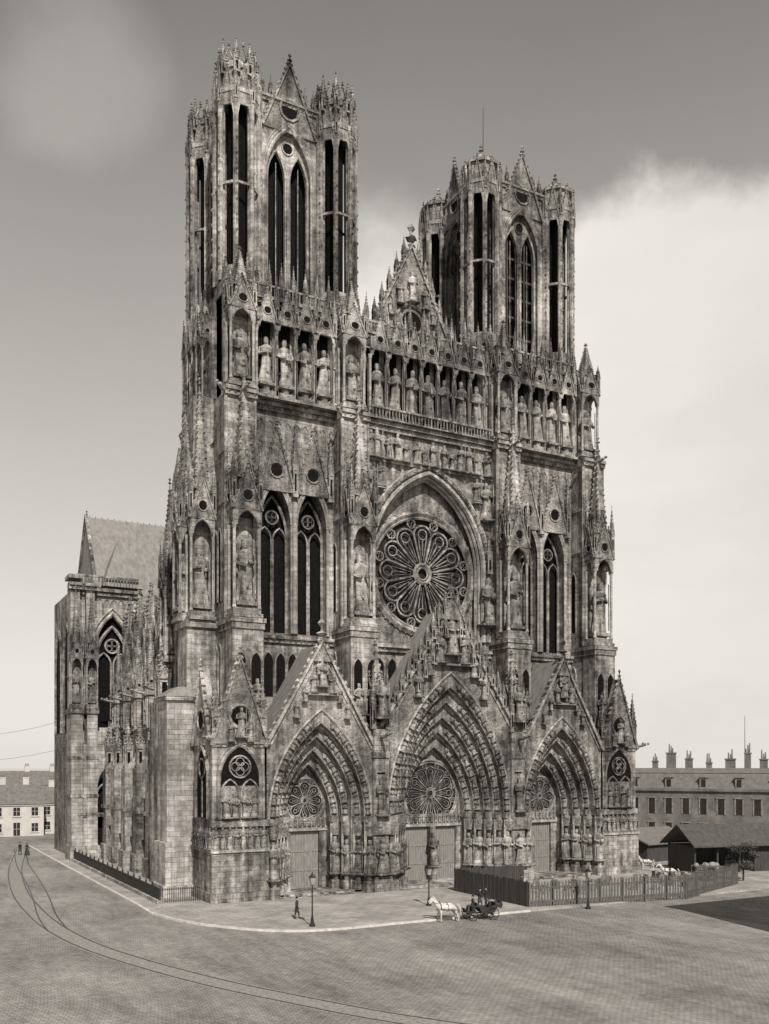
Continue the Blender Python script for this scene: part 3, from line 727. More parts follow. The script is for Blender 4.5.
# ---------------------------------------------------------------- NAVE, FLANK, TRANSEPT
g = G(); g.cm = 0
g.box(-8.2, 8.2, 4, 90, 0, 41.5)
g.cm = 4
g.q([(-8.8, 4, 41.5), (8.8, 4, 41.5), (0, 4, 56.5), (-8.8, 90, 41.5), (8.8, 90, 41.5), (0, 90, 56.5)], [(0, 1, 2), (4, 3, 5), (0, 2, 5, 3), (1, 4, 5, 2)])
for s in (-1, 1):
    g.cm = 0; g.box(s*8.25, s*21, TD, 42, 0, 16.5)
    g.cm = 4; g.q([(s*21.2, TD, 16.6), (s*21.2, 42, 16.6), (s*8.2, 42, 22), (s*8.2, TD, 22)], [(0, 1, 2, 3)] if s > 0 else [(3, 2, 1, 0)])
    w = G()
    for i in range(4):
        u = -9.6+i*6.4
        w.cm = 1; pts = archpts(u, -.02, 11, 1.7, 3.2, 8, 4.5); w.q(pts, [tuple(range(len(pts)))]); w.cm = 0
        lancet(w, u, -.08, 4.5, 10.6, 1.65, 3.3, .09); w.tube(archpts(u, -.12, 11, 1.9, 3.5, 8, 4.5), .18, 5)
        c = G(); c.cm = 1; pts = archpts(u, -.02, 34.5, 1.9, 4, 8, 26); c.q(pts, [tuple(range(len(pts)))]); c.cm = 0
        lancet(c, u, -.1, 26, 34.4, 1.85, 4, .12); gab(c, u, -.25, 37.5, 2.2, 6, .15, .3)
        g.add(c, T(s*8.22, 29.5, 0, rz=s*pi/2))
    cornice(w, -12.5, 12.5, 0, 16.4, .8, .5, .02); w.box(-12.5, 12.5, -.25, 0, 0, 2.5); cornice(w, -12.5, 12.5, 0, 3.6, .4, .3, .02, False)
    for i in range(50): w.box(-12.3+i*.5-.08, -12.3+i*.5+.08, -.2, 0, 16.9, 17.9)
    w.box(-12.5, 12.5, -.25, 0, 17.9, 18.1)
    g.add(w, T(s*21.02, 29.5, 0, rz=s*pi/2))
    for yj in (16.8, 22.6, 28.4, 34.2, 39.2):
        g.cm = 0
        g.box(s*20.9, s*25.6, yj-1, yj+1, 0, 12); g.frus(s*24, yj, 12, 13.5, 3.2, 2, 2.0, 1.9, s*23.4, yj)
        g.box(s*20.95, s*24.2, yj-.95, yj+.95, 12, 21); g.box(s*20.9, s*24.5, yj-1.15, yj+1.15, 20.6, 21.2)
        g.box(s*21.4, s*23.2, yj-.9, yj+.9, 21, 27)
        g.box(s*20.9, s*25.9, yj-1.15, yj+1.15, 0, 2.2); g.box(s*20.9, s*25.8, yj-1.1, yj+1.1, 6.9, 7.3)
        tab(s*23.3, yj, 16.8, (.6, .6, .5), rz=s*pi/2)
        tab(s*22.4, yj-.9, 21.4, (.58, .55, .55))
        pin(s*23.6, yj, 21.2, 1.0, 6.5); pin(s*22.3, yj, 27, 1.6, 8); pin(s*25.0, yj, 12.2, 1.0, 6)
        gargoyle(g, s*24.3, yj, 20.8, s*1, 0, 1.6)
        for (za, zb) in ((26.5, 36), (22.5, 30)):
            pts = [(s*(22-13.6*t), yj, za+(zb-za)*t-1.6*math.sin(pi*t)*(.6)) for t in [i/8 for i in range(9)]]
            g.tube(pts, .45, 4); g.tube([(p[0], p[1], p[2]+.9) for p in pts], .25, 4)
for s in (-1, 1): g.box(s*8.25, s*8.9, TD, 42, 41.2, 42.0)
g.obj("nave", CATH)
g = G(); TX, TY = -30.6, 42.0
g.cm = 0
g.box(-28.9, -8.3, TY+.4, TY+16, 0, 36)
g.box(8.3, 28.9, TY+.4, TY+16, 0, 36)
g.cm = 5
wall_arch(g, -28.9, -20.8, 15.5, 36, TY-.4, TY+.38, [(-24.0, 2.3, 17.5, 27.5, 5.0)], 16)
g.cm = 1; g.box(-28.5, -20.8, TY+.36, TY+.395, 16, 35); g.cm = 5
lancet(g, -24.0, TY, 17.5, 26.2, 2.2, 4.9, .15); g.tube(archpts(-24.0, TY-.45, 27.5, 2.5, 5.3, 9, 17.5), .22, 5); g.tube(archpts(-24.0, TY-.5, 27.5, 3.0, 6.0, 9, 27), .14, 5)
g.box(-28.9, -20.8, TY-.8, TY+.385, 0, 15.45)
wall_arch(g, -28.2, -20.8, 0, 15.2, TY-2.4, TY-.9, [(-24.6, 1.9, 1.5, 9.2, 3.6)], 12); g.cm = 1; g.box(-28, -20.9, TY-.88, TY-.83, 1, 14); g.cm = 5
lancet(g, -24.6, TY-1.6, 1.5, 8.9, 1.85, 3.5, .13); g.cm = 0
cornice(g, -29.0, -20.6, TY-.6, 15.3, .8, .5); cornice(g, -29.0, -20.6, TY-.4, 35.6, 1.0, .7); cornice(g, -29.0, -20.6, TY-2.4, 6.0, .5, .3)
for i in range(9): x = -28.6+i*.95; g.tube(archpts(x, TY-.45, 34, .4, .7, 4, 32.2), .07, 4)
for (bx0, bx1) in ((-29.7, -28.3), (-27.7, -26.4)):
    g.cm = 5; g.box(bx0, bx1, TY-2.6, TY+1, 0, 19.5); g.box(bx0-.2, bx1+.2, TY-2.9, TY+1, 0, 2.0)
    g.cm = 0; g.box(bx0-.15, bx1+.15, TY-2.8, TY+1, 19.2, 19.8); g.box(bx0-.1, bx1+.1, TY-2.7, TY+1, 8.3, 8.7); g.box(bx0-.1, bx1+.1, TY-2.7, TY+1, 13.3, 13.7)
    g.cm = 5; g.box(bx0+.1, bx1-.1, TY-1.3, TY+.99, 19.8, 36.5); g.cm = 0
    tab((bx0+bx1)/2, TY-1.2, 20.1, (.55, .7, .66))
    cornice(g, bx0-.1, bx1+.1, TY-1.4, 36.0, .9, .5)
    for z in (24, 30): g.box(bx0, bx1, TY-1.4, TY+1, z, z+.3)
g.box(-29.9, -28.2, TY-2.0, TY+1.2, 36.9, 37.4)
for i in range(20): g.box(-28.6+i*.4-.07, -28.6+i*.4+.07, TY-.7, TY-.5, 36.5, 37.5)
g.box(-28.7, -20.6, TY-.75, TY-.45, 37.5, 37.75)
g.cm = 4
x0 = -25.8
g.q([(x0, TY+.6, 36), (x0, TY+15.6, 36), (x0, TY+8, 47.6), (25.8, TY+.6, 36), (25.8, TY+15.6, 36), (25.8, TY+8, 47.6)], [(0, 2, 1), (3, 4, 5), (0, 3, 5, 2), (1, 2, 5, 4)])
g.cm = 0; g.tube([(x0-.1, TY+.5, 36), (x0-.1, TY+8, 47.8), (x0-.1, TY+15.7, 36)], .3, 4); finial(g, x0, TY+8, 47.7, .8)
g.cm = 4; g.frus(-22.6, TY+2.2, 36.5, 43.6, 5.4, 5.4, .1, .1)
for i in range(60): g.oct(x0+.4+i*.85, TY+8, 47.7, .09, .14)
g.cm = 0
w = G()
for d in (-3.5, 3.5):
    pts = archpts(d, -.02, 27, 2.2, 4.5, 7, 17); w.cm = 1; w.q(pts, [tuple(range(len(pts)))]); w.cm = 0; w.tube(archpts(d, -.1, 27, 2.4, 4.8, 7, 17), .2, 5)
g.add(w, T(-28.92, TY+8, 0, rz=-pi/2))
g.obj("transept", CATH)

# ---------------------------------------------------------------- GROUND
def ground_mat():
    m, nt, b = new_mat("cobbled_square")
    pos = N(nt, 'ShaderNodeNewGeometry').outputs['Position']
    wob = N(nt, 'ShaderNodeTexNoise'); wob.inputs['Scale'].default_value = .03; L(nt, pos, wob.inputs['Vector'])
    v = N(nt, 'ShaderNodeVectorMath', operation='MULTIPLY_ADD'); L(nt, wob.outputs['Color'], v.inputs[0]); v.inputs[1].default_value = (7, 7, 0); L(nt, pos, v.inputs[2])
    mp = mapping(nt, v.outputs[0], (1, 1, 1), (0, 0, math.radians(12)))
    br = N(nt, 'ShaderNodeTexBrick'); L(nt, mp, br.inputs['Vector'])
    br.inputs['Scale'].default_value = 1; br.inputs['Brick Width'].default_value = .36; br.inputs['Row Height'].default_value = .3
    br.inputs['Mortar Size'].default_value = .035; br.inputs['Mortar Smooth'].default_value = .6
    br.inputs['Color1'].default_value = (1, 1, 1, 1); br.inputs['Color2'].default_value = (.7, .7, .7, 1); br.inputs['Mortar'].default_value = (.35, .35, .35, 1)
    n1 = noise(nt, pos, .06, 8, .75); n2 = noise(nt, mapping(nt, pos, (1, .2, 1), (0, 0, .5)), .4, 8, .75); n4 = noise(nt, pos, 1.6, 7, .8)
    mixv = math_n(nt, 'ADD', math_n(nt, 'MULTIPLY', n1, .4), math_n(nt, 'ADD', math_n(nt, 'MULTIPLY', n2, .33), math_n(nt, 'MULTIPLY', n4, .27)))
    col = mul(nt, ramp(nt, mixv, [(.40, .12), (.46, .20), (.52, .29), (.60, .42)]), br.outputs['Color'], .6)
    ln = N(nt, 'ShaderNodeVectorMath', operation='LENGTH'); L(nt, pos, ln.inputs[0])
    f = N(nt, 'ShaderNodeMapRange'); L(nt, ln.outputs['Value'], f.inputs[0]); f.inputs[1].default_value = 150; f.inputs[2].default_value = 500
    mx = N(nt, 'ShaderNodeMix'); mx.data_type = 'RGBA'; L(nt, f.outputs[0], mx.inputs[0]); L(nt, col, mx.inputs[6]); mx.inputs[7].default_value = (.48, .46, .43, 1)  # distant haze painted into the base colour, paler with distance
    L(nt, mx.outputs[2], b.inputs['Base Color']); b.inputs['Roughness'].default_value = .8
    bp = N(nt, 'ShaderNodeBump'); bp.inputs['Strength'].default_value = .6; bp.inputs['Distance'].default_value = .05
    L(nt, math_n(nt, 'SUBTRACT', math_n(nt, 'MULTIPLY', n2, .5), br.outputs['Fac']), bp.inputs['Height']); L(nt, bp.outputs[0], b.inputs['Normal'])
    return m
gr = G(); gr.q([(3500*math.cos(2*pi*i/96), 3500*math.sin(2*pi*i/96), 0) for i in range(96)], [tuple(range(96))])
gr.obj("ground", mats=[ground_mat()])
def slab_mat():
    m, nt, b = new_mat("parvis_slabs")
    pos = N(nt, 'ShaderNodeNewGeometry').outputs['Position']
    br = N(nt, 'ShaderNodeTexBrick'); L(nt, pos, br.inputs['Vector']); br.inputs['Scale'].default_value = 1
    br.inputs['Brick Width'].default_value = 1.3; br.inputs['Row Height'].default_value = .8; br.inputs['Mortar Size'].default_value = .03
    br.inputs['Color1'].default_value = (1, 1, 1, 1); br.inputs['Color2'].default_value = (.8, .8, .8, 1); br.inputs['Mortar'].default_value = (.5, .5, .5, 1)
    n1 = noise(nt, pos, .3, 8, .7)
    L(nt, mul(nt, ramp(nt, n1, [(.35, .24), (.65, .44)]), br.outputs['Color']), b.inputs['Base Color']); b.inputs['Roughness'].default_value = .85
    return m
SLAB = slab_mat()
def smooth(pts, k=8):
    out = []
    for i in range(len(pts)-1):
        p0 = pts[max(0, i-1)]; p1 = pts[i]; p2 = pts[i+1]; p3 = pts[min(len(pts)-1, i+2)]
        for j in range(k):
            t = j/k
            out.append(tuple(.5*((2*p1[a])+(-p0[a]+p2[a])*t+(2*p0[a]-5*p1[a]+4*p2[a]-p3[a])*t*t+(-p0[a]+3*p1[a]-3*p2[a]+p3[a])*t**3) for a in (0, 1)))
    out.append(pts[-1]); return out
edge = smooth([(-31.4, 66), (-31.4, 40), (-31.3, 0), (-31.2, -9), (-28.5, -16.5), (-23.4, -21.4), (-14, -21.8), (-2.8, -21.8)], 6)
poly = edge+[(26, -21.8), (60, -12), (60, 66)]
def slab(name, poly, z, mat, z0=-.02):
    g = G(); n = len(poly)
    g.q([(p[0], p[1], z) for p in poly]+[(p[0], p[1], z0) for p in poly], [tuple(range(n))[::-1]]+[(i, (i+1) % n, n+(i+1) % n, n+i) for i in range(n)])
    return g.obj(name, mats=[mat])
slab("parvis_pavement", poly, .13, SLAB)
def strip(g, pts, off, w, z, h=0):
    P = [Vector((p[0], p[1], 0)) for p in pts]; a = []; b = []
    for i in range(len(P)):
        t = (P[min(i+1, len(P)-1)]-P[max(i-1, 0)]).normalized(); nn = Vector((-t.y, t.x, 0))
        a.append(P[i]+nn*(off-w/2)+Vector((0, 0, z))); b.append(P[i]+nn*(off+w/2)+Vector((0, 0, z)))
    n = len(P); g.q(a+b, [(i, i+1, n+i+1, n+i) for i in range(n-1)])
    if h:
        g.q([p-Vector((0, 0, h)) for p in a]+a, [(i, i+1, n+i+1, n+i) for i in range(n-1)]); g.q([p-Vector((0, 0, h)) for p in b]+b, [(i, i+1, n+i+1, n+i) for i in range(n-1)])
g = G(); strip(g, edge, .0, .3, .155, .15); g.obj("kerb", mats=[plain("kerb_granite", .5)])
RAIL = plain("steel_rail", .05, .4, .3); BED = plain("tram_setts", .24, .85, .45, 4)
track = smooth([(-32.8, 62), (-37.0, 35), (-39.2, 14), (-39.8, 0), (-39.6, -11), (-38.3, -21), (-35.2, -31.8), (-31.8, -39.8), (-28.0, -46.9), (-20, -58), (-8, -70)], 8)
g = G(); strip(g, track, 0, 1.9, .004); g.m = [0]*len(g.f); g.cm = 1
for o in (-.72, .72): strip(g, track, o, .13, .012, .012)
br2 = smooth([(-33.2, 62), (-35.6, 40), (-36.9, 22), (-38.0, 8), (-39.2, -4), (-39.6, -12)], 8)
for o in (-.72, .72): strip(g, br2, o, .12, .016, .012)
g.obj("tram_track", mats=[BED, RAIL])

# ---------------------------------------------------------------- railing, fences, lamps
g = G()
y = -3.0
while y < 39:
    g.box(-29.53, -29.47, y-.02, y+.02, .13, 1.5)
    if int((y+3)/2.4+.01) != int((y+3-.2)/2.4+.01): g.box(-29.58, -29.42, y-.06, y+.06, .13, 1.7); g.oct(-29.5, y, 1.78, .1)
    y += .2
g.box(-29.53, -29.47, -3, 39, 1.3, 1.35); g.box(-29.53, -29.47, -3, 39, .5, .55)
x = -29.4
while x < -25.8: g.box(x-.02, x+.02, -3.03, -2.97, .13, 1.5); x += .2
g.box(-29.5, -25.8, -3.03, -2.97, 1.3, 1.35)
g.obj("iron_railing", mats=[IRON])
g = G(); g.box(-29.8, -29.2, -3.2, 39, .0, .45); g.obj("railing_plinth_wall", mats=[PALE])
TIM = plain("tarred_boards", .05, .85, .4, 3, stretch=(3, 3, .3)); TIM2 = plain("grey_pickets", .10, .85, .4, 3, stretch=(3, 3, .3))
g = G(); y = -20.2
while y < -8.5:
    h = 2.35+random.uniform(-.12, .08); g.box(-1.83+random.uniform(-.02, .02), -1.78, y+.01, y+.22, .13, h); y += .23
for z in (.7, 1.8): g.box(-1.76, -1.68, -20.2, -8.5, z, z+.1)
x = -1.7
while x < 6.5: g.box(x+.01, x+.22, -8.6+random.uniform(-.02, .02), -8.55, .13, 2.3+random.uniform(-.12, .08)); x += .23
g.obj("wooden_hoarding", mats=[TIM])
def picket(name, p0, p1, h=2.2, sp=.3):
    g = G(); a = Vector(p0); b = Vector(p1); L_ = (b-a).length; n = int(L_/sp); an = math.atan2(b.y-a.y, b.x-a.x)
    for i in range(n+1):
        hh = h+random.uniform(-.09, .09); dx = random.uniform(-.03, .03)
        g.box(i*sp-.08+dx, i*sp+.08+dx, -.02, .02, .05, hh); g.q([(i*sp-.08+dx, -.02, hh), (i*sp+.08+dx, -.02, hh), (i*sp+dx, 0, hh+.14), (i*sp-.08+dx, .02, hh), (i*sp+.08+dx, .02, hh)], [(0, 1, 2), (3, 2, 4)])
        if i % 8 == 0: g.box(i*sp-.09, i*sp+.09, .1, .26, 0, h+.1)
    for z in (.5, 1.7): g.box(0, L_, .025, .1, z, z+.12)
    ob = g.obj(name, mats=[TIM2]); ob.matrix_world = T(a.x, a.y, 0, rz=an)
picket("picket_fence", (-1.7, -20.4, 0), (14.8, -22.8, 0)); picket("picket_fence", (14.8, -22.8, 0), (26.9, -18.2, 0))
def lamp(x, y, H=3.9, z=.13):
    g = G()
    g.cyl(0, 0, 0, .18, .24, .22, 10); g.cyl(0, 0, .18, .75, .16, .09, 10); g.cyl(0, 0, .75, H-.95, .065, .045, 8); g.cyl(0, 0, H-1.5, H-1.42, .1, n=8)
    g.box(-.3, .3, -.02, .02, H-1.25, H-1.2); g.cyl(0, 0, H-.97, H-.9, .1, .14, 6)
    for k in range(4):
        a = pi/4+k*pi/2; g.tube([(.13*math.cos(a), .13*math.sin(a), H-.9), (.24*math.cos(a), .24*math.sin(a), H-.35)], .015, 4)
    g.cm = 1; g.cyl(0, 0, H-.9, H-.35, .125*1.3, .22*1.3, 4, pi/4); g.cm = 0
    g.cyl(0, 0, H-.35, H-.12, .34, .1, 4, pi/4); g.cyl(0, 0, H-.12, H, .08, .05, 6); g.ball(0, 0, H+.03, .05)
    ob = g.obj("street_lamp", mats=[IRON, plain("lamp_glass", .3, .2)]); ob.location = (x, y, z)
lamp(-22.3, -20.2, 4.1); lamp(2.6, -23.0, 3.6, 0)
lamp(-9.0, -15.5, 3.6)

# ---------------------------------------------------------------- background houses
WALLL = plain("pale_render", .5, .9, .15, .5); WALLD = plain("sooty_stone_wall", .14, .9, .45, .5); SLT = plain("slate_tiles", .15, .6, .3, 1.5); WIN = plain("window_dark", .03, .2, .3)
def house(name, x, y, rz, W, D, He, Hr, wall, floors=2, bays=4, chim=2, door=True):
    g = G(); g.cm = 0; g.box(0, W, 0, D, 0, He-.01); g.box(-.1, W+.1, -.2, D+.2, He-.25, He-.012)
    g.cm = 1; g.q([(-.3, -.35, He), (W+.3, -.35, He), (W+.3, D+.35, He), (-.3, D+.35, He), (-.1, D/2, Hr), (W+.1, D/2, Hr)], [(0, 1, 5, 4), (2, 3, 4, 5), (3, 0, 4), (1, 2, 5), (0, 3, 2, 1)])
    fh = He/floors
    for f in range(floors):
        for b in range(bays):
            c = W*(b+.5)/bays; z = f*fh+fh*.28; h = fh*.52; w = min(.55, W/bays*.28)
            if f == 0 and b == bays//2 and door: z = 0.1; h = 2.3
            g.cm = 2; g.box(c-w, c+w, -.02, .0, z, z+h)
            g.cm = 0; g.box(c-w-.14, c-w, -.08, 0, z-.1, z+h+.1); g.box(c+w, c+w+.14, -.08, 0, z-.1, z+h+.1); g.box(c-w, c+w, -.08, 0, z+h, z+h+.12); g.box(c-w-.2, c+w+.2, -.14, 0, z-.22, z-.1)
            g.cm = 3; g.box(c-.03, c+.03, -.05, -.02, z, z+h); g.box(c-w, c+w, -.05, -.02, z+h*.5, z+h*.5+.05)
    for i in range(chim):
        c = W*(i+.5)/chim+random.uniform(-.5, .5); g.cm = 0; g.box(c-.5, c+.5, D/2-.3, D/2+.3, Hr-1.2, Hr+1.1); g.box(c-.56, c+.56, D/2-.36, D/2+.36, Hr+.95, Hr+1.12)
        g.cm = 1
        for k in (-.3, 0, .3): g.cyl(c+k, D/2, Hr+1.1, Hr+1.6, .11, .09, 6)
    ob = g.obj(name, mats=[wall, SLT, WIN, WALLL]); ob.matrix_world = T(x, y, 0, rz=rz); return ob
house("rendered_house", -43, 84, 0, 8, 9, 6.6, 9.8, WALLL, 2, 3)
house("rendered_house", -35, 88, 0, 9, 9, 5.6, 9.2, WALLL, 2, 3)
house("rendered_house", -26, 92, 0, 9, 9, 5.5, 8.6, WALLL, 2, 4)
house("gabled_house", -37.8, 62, pi/2, 14, 7, 5.2, 8.2, WALLL, 2, 4)
house("rendered_house", -60, 90, 0, 14, 10, 6, 9, WALLL, 2, 5); house("rendered_house", -17, 95, 0, 14, 9, 6, 8.5, WALLL, 2, 5)
house("rendered_house", -50, 125, 0, 16, 10, 7.5, 10.8, WALLL, 2, 5, 3); house("rendered_house", -31, 130, 0, 16, 10, 8, 11.2, WALLL, 3, 5, 3)
def mansard(x, y, rz, W, D=10):
    g = G(); g.cm = 0; g.box(0, W, 0, D, 0, 8.6); g.box(-.2, W+.2, -.35, D+.35, 8.3, 8.69)
    g.cm = 1; g.frus(W/2, D/2, 8.7, 11.2, W, D, W-1.6, D-1.8); g.frus(W/2, D/2, 11.21, 12.0, W-1.4, D-1.6, W-4, 1.5)
    nb = int(W/2.6)
    for b in range(nb):
        c = W*(b+.5)/nb
        for z, h in ((.6, 2.4), (4.6, 2.4)): g.cm = 2; g.box(c-.5, c+.5, -.03, 0, z, z+h); g.cm = 3; g.box(c-.7, c-.5, -.1, 0, z, z+h+.15); g.box(c+.5, c+.7, -.1, 0, z, z+h+.15); g.box(c-.75, c+.75, -.18, 0, z+h+.16, z+h+.32)
        if b % 2 == 0: g.cm = 3; g.box(c-.6, c+.6, -.05, 1.6, 8.7, 10.5); g.cm = 2; g.box(c-.35, c+.35, -.08, -.05, 9.0, 10.2); g.cm = 1; g.frus(c, .7, 10.5, 11.0, 1.5, 1.9, .2, 1.6)
    for i in range(int(W/3)):
        c = 2+i*3+random.uniform(-.9, .9); hh = random.uniform(-1.2, .6); wd = random.uniform(.3, .75); g.cm = 0; g.box(c-wd, c+wd, D/2-.4, D/2+.4, 11.2, 14.0+hh); g.box(c-wd-.1, c+wd+.1, D/2-.5, D/2+.5, 13.8+hh, 14.02+hh)
        for k in (-.3, 0, .25): g.cm = 1; g.cyl(c+k, D/2, 14+hh, 14.9+hh+random.uniform(-.3, .8), .13, .09, 6)
    g.cm = 1; g.cyl(W*.62, D/2, 11.8, 20.5, .08, .04, 5)
    ob = g.obj("mansard_row_building", mats=[WALLD, SLT, WIN, plain("dressed_stone_trim", .2)]); ob.matrix_world = T(x, y, 0, rz=rz)
mansard(52, 40, math.radians(-58), 46)
house("stone_house", 46, 60, 0, 30, 10, 8, 11.5, WALLD, 3, 10, 5)
def big_house(x0, x1, y0, y1, H):
    g = G(); g.cm = 0; g.box(x0, x1, y0, y1, 0, H-.01); g.box(x0-.3, x1+.3, y0-.3, y1+.3, H-.4, H-.005); g.cm = 1; g.frus((x0+x1)/2, (y0+y1)/2, H, H+4, x1-x0+.4, y1-y0+.4, x1-x0-6, 1)
    g.cm = 2
    for f in range(4):
        for b in range(int((y1-y0)/3)): yy = y0+1.5+b*3; g.box(x0-.03, x0, yy-.5, yy+.5, 1+f*4, 3.2+f*4)
        for b in range(int((x1-x0)/3)): xx = x0+1.5+b*3; g.box(xx-.5, xx+.5, y1, y1+.03, 1+f*4, 3.2+f*4)
    for i in range(5): xx = x0+4+i*7; g.cm = 0; g.box(xx-.8, xx+.8, (y0+y1)/2-.5, (y0+y1)/2+.5, H+2, H+6)
    g.obj("town_house", mats=[WALLD, SLT, WIN])
big_house(5.5, 46, -62, -45.5, 18.5)
g = G()
for xx in (0, 3, 6, 9, 12):
    for yy in (0, 5): g.box(xx-.1, xx+.1, yy-.1, yy+.1, 0, 3.4)
g.box(0, 12, 4.9, 5.08, 0, 3.2); g.box(8, 12, -.05, .05, 0, 3.2); g.box(-.08, .08, 0, 5, 0, 3.2)
g.cm = 1
g.q([(-.7, -.9, 3.3), (12.7, -.9, 3.3), (12.7, 2.5, 5.6), (-.7, 2.5, 5.6), (-.7, 5.9, 3.3), (12.7, 5.9, 3.3), (-.7, -.9, 3.15), (12.7, -.9, 3.15), (12.7, 2.5, 5.45), (-.7, 2.5, 5.45), (-.7, 5.9, 3.15), (12.7, 5.9, 3.15)],
    [(0, 1, 2, 3), (3, 2, 5, 4), (7, 6, 9, 8), (8, 9, 10, 11), (0, 6, 7, 1), (4, 5, 11, 10), (0, 3, 9, 6), (3, 4, 10, 9), (1, 7, 8, 2), (2, 8, 11, 5)])
ob = g.obj("timber_shed", mats=[TIM, plain("tarred_roof", .07)]); ob.matrix_world = T(30, -9.5, 0, rz=math.radians(-12))
g = G(); g.box(0, 9, 0, 4, 0, 2.6); g.cm = 1; g.q([(-.4, -.5, 2.5), (9.4, -.5, 2.5), (9.4, 4.5, 4.2), (-.4, 4.5, 4.2), (-.4, -.5, 2.35), (9.4, -.5, 2.35), (9.4, 4.5, 4.05), (-.4, 4.5, 4.05)], [(0, 1, 2, 3), (5, 4, 7, 6), (0, 4, 5, 1), (0, 3, 7, 4), (1, 5, 6, 2), (3, 2, 6, 7)])
ob = g.obj("mason_lodge", mats=[TIM, SLT]); ob.matrix_world = T(34, 2, 0, rz=math.radians(5))
g = G()
for i in range(46):
    x, y = random.uniform(3, 24), random.uniform(-18, -9.5)
    w_, d_, h_ = random.uniform(.3, 1.0), random.uniform(.3, .7), random.uniform(.3, .8); z_ = .13
    gg = G(); gg.frus(0, 0, 0, h_, w_, d_, w_*.93, d_*.93); g.add(gg, T(x, y, z_, rz=random.uniform(0, 3)))
    if random.random() < .3: gg = G(); gg.box(-w_*.4, w_*.4, -.2, .2, 0, .35); g.add(gg, T(x, y, z_+h_, rz=random.uniform(0, 3)))
g.obj("stone_blocks_pile", mats=[STONE])
# small tree by the fence at the right
def tree(x, y, H, R, seed):
    r = random.Random(seed); g = G()
    g.tube([(0, 0, 0), (.06, .03, H*.3), (-.05, 0, H*.6), (0, .05, H*.85)], .1, 6, ref=(1, 0, 0))
    cl = []
    for i in range(11):
        a = r.uniform(0, 6.28); z = r.uniform(H*.4, H*.95); rr = R*r.uniform(.25, .9)*(1-.4*abs(z/H-.6))
        c = (rr*math.cos(a), rr*math.sin(a), z); cl.append((c, r.uniform(.4, .75)))
        g.tube([(0, 0, z*.6), (c[0]*.6, c[1]*.6, z*.85), c], .035, 4, ref=(0, 0, 1))
    g.cm = 1
    for (c, cr) in cl:
        for k in range(260):
            d_ = Vector((r.gauss(0, 1), r.gauss(0, 1), r.gauss(0, .8))).normalized()*cr*r.random()**.4
            p = Vector(c)+d_; u = Vector((r.gauss(0, 1), r.gauss(0, 1), r.gauss(0, 1))).normalized(); v = u.orthogonal().normalized(); s_ = r.uniform(.05, .11)
            g.cm = 1 if r.random() < .6 else 2
            g.q([p-u*s_, p+v*s_*.6, p+u*s_, p-v*s_*.6], [(0, 1, 2, 3)])
    ob = g.obj("small_tree", mats=[plain("bark", .06), plain("leaf_dark", .045), plain("leaf_light", .10)]); ob.location = (x, y, .0)
tree(29.6, -16.6, 4.4, 1.9, 3)

# ---------------------------------------------------------------- figures (skin)
def skin_mesh(name, V, E, mats, root=0, sub=1):
    me = bpy.data.meshes.new(name+"_skel"); me.from_pydata([v[:3] for v in V], E, []); me.update()
    ob = bpy.data.objects.new(name+"_skel", me); sc.collection.objects.link(ob)
    md = ob.modifiers.new("s", 'SKIN')
    if sub: m2 = ob.modifiers.new("b", 'SUBSURF'); m2.levels = sub; m2.render_levels = sub
    if not me.skin_vertices:
        bpy.context.view_layer.objects.active = ob
        bpy.ops.object.select_all(action='DESELECT'); ob.select_set(True)
        bpy.ops.mesh.customdata_skin_add()
    for i, v in enumerate(V):
        r = v[3]; r2 = v[4] if len(v) > 4 else r
        me.skin_vertices[0].data[i].radius = (r, r2); me.skin_vertices[0].data[i].use_root = (i == root)
    bpy.context.view_layer.update()
    dg = bpy.context.evaluated_depsgraph_get()
    out = bpy.data.meshes.new_from_object(ob.evaluated_get(dg)); bpy.data.objects.remove(ob)
    return out
def mesh_to_g(me, cm=0):
    g = G(); g.cm = cm; g.q([tuple(v.co) for v in me.vertices], [tuple(p.vertices) for p in me.polygons]); return g
COAT = plain("dark_cloth", .035, .9); SKINM = plain("skin", .42, .6, .1); WHITEH = plain("white_horse_coat", .5, .7, .25, 3); DARKH = plain("dark_harness", .03, .5)
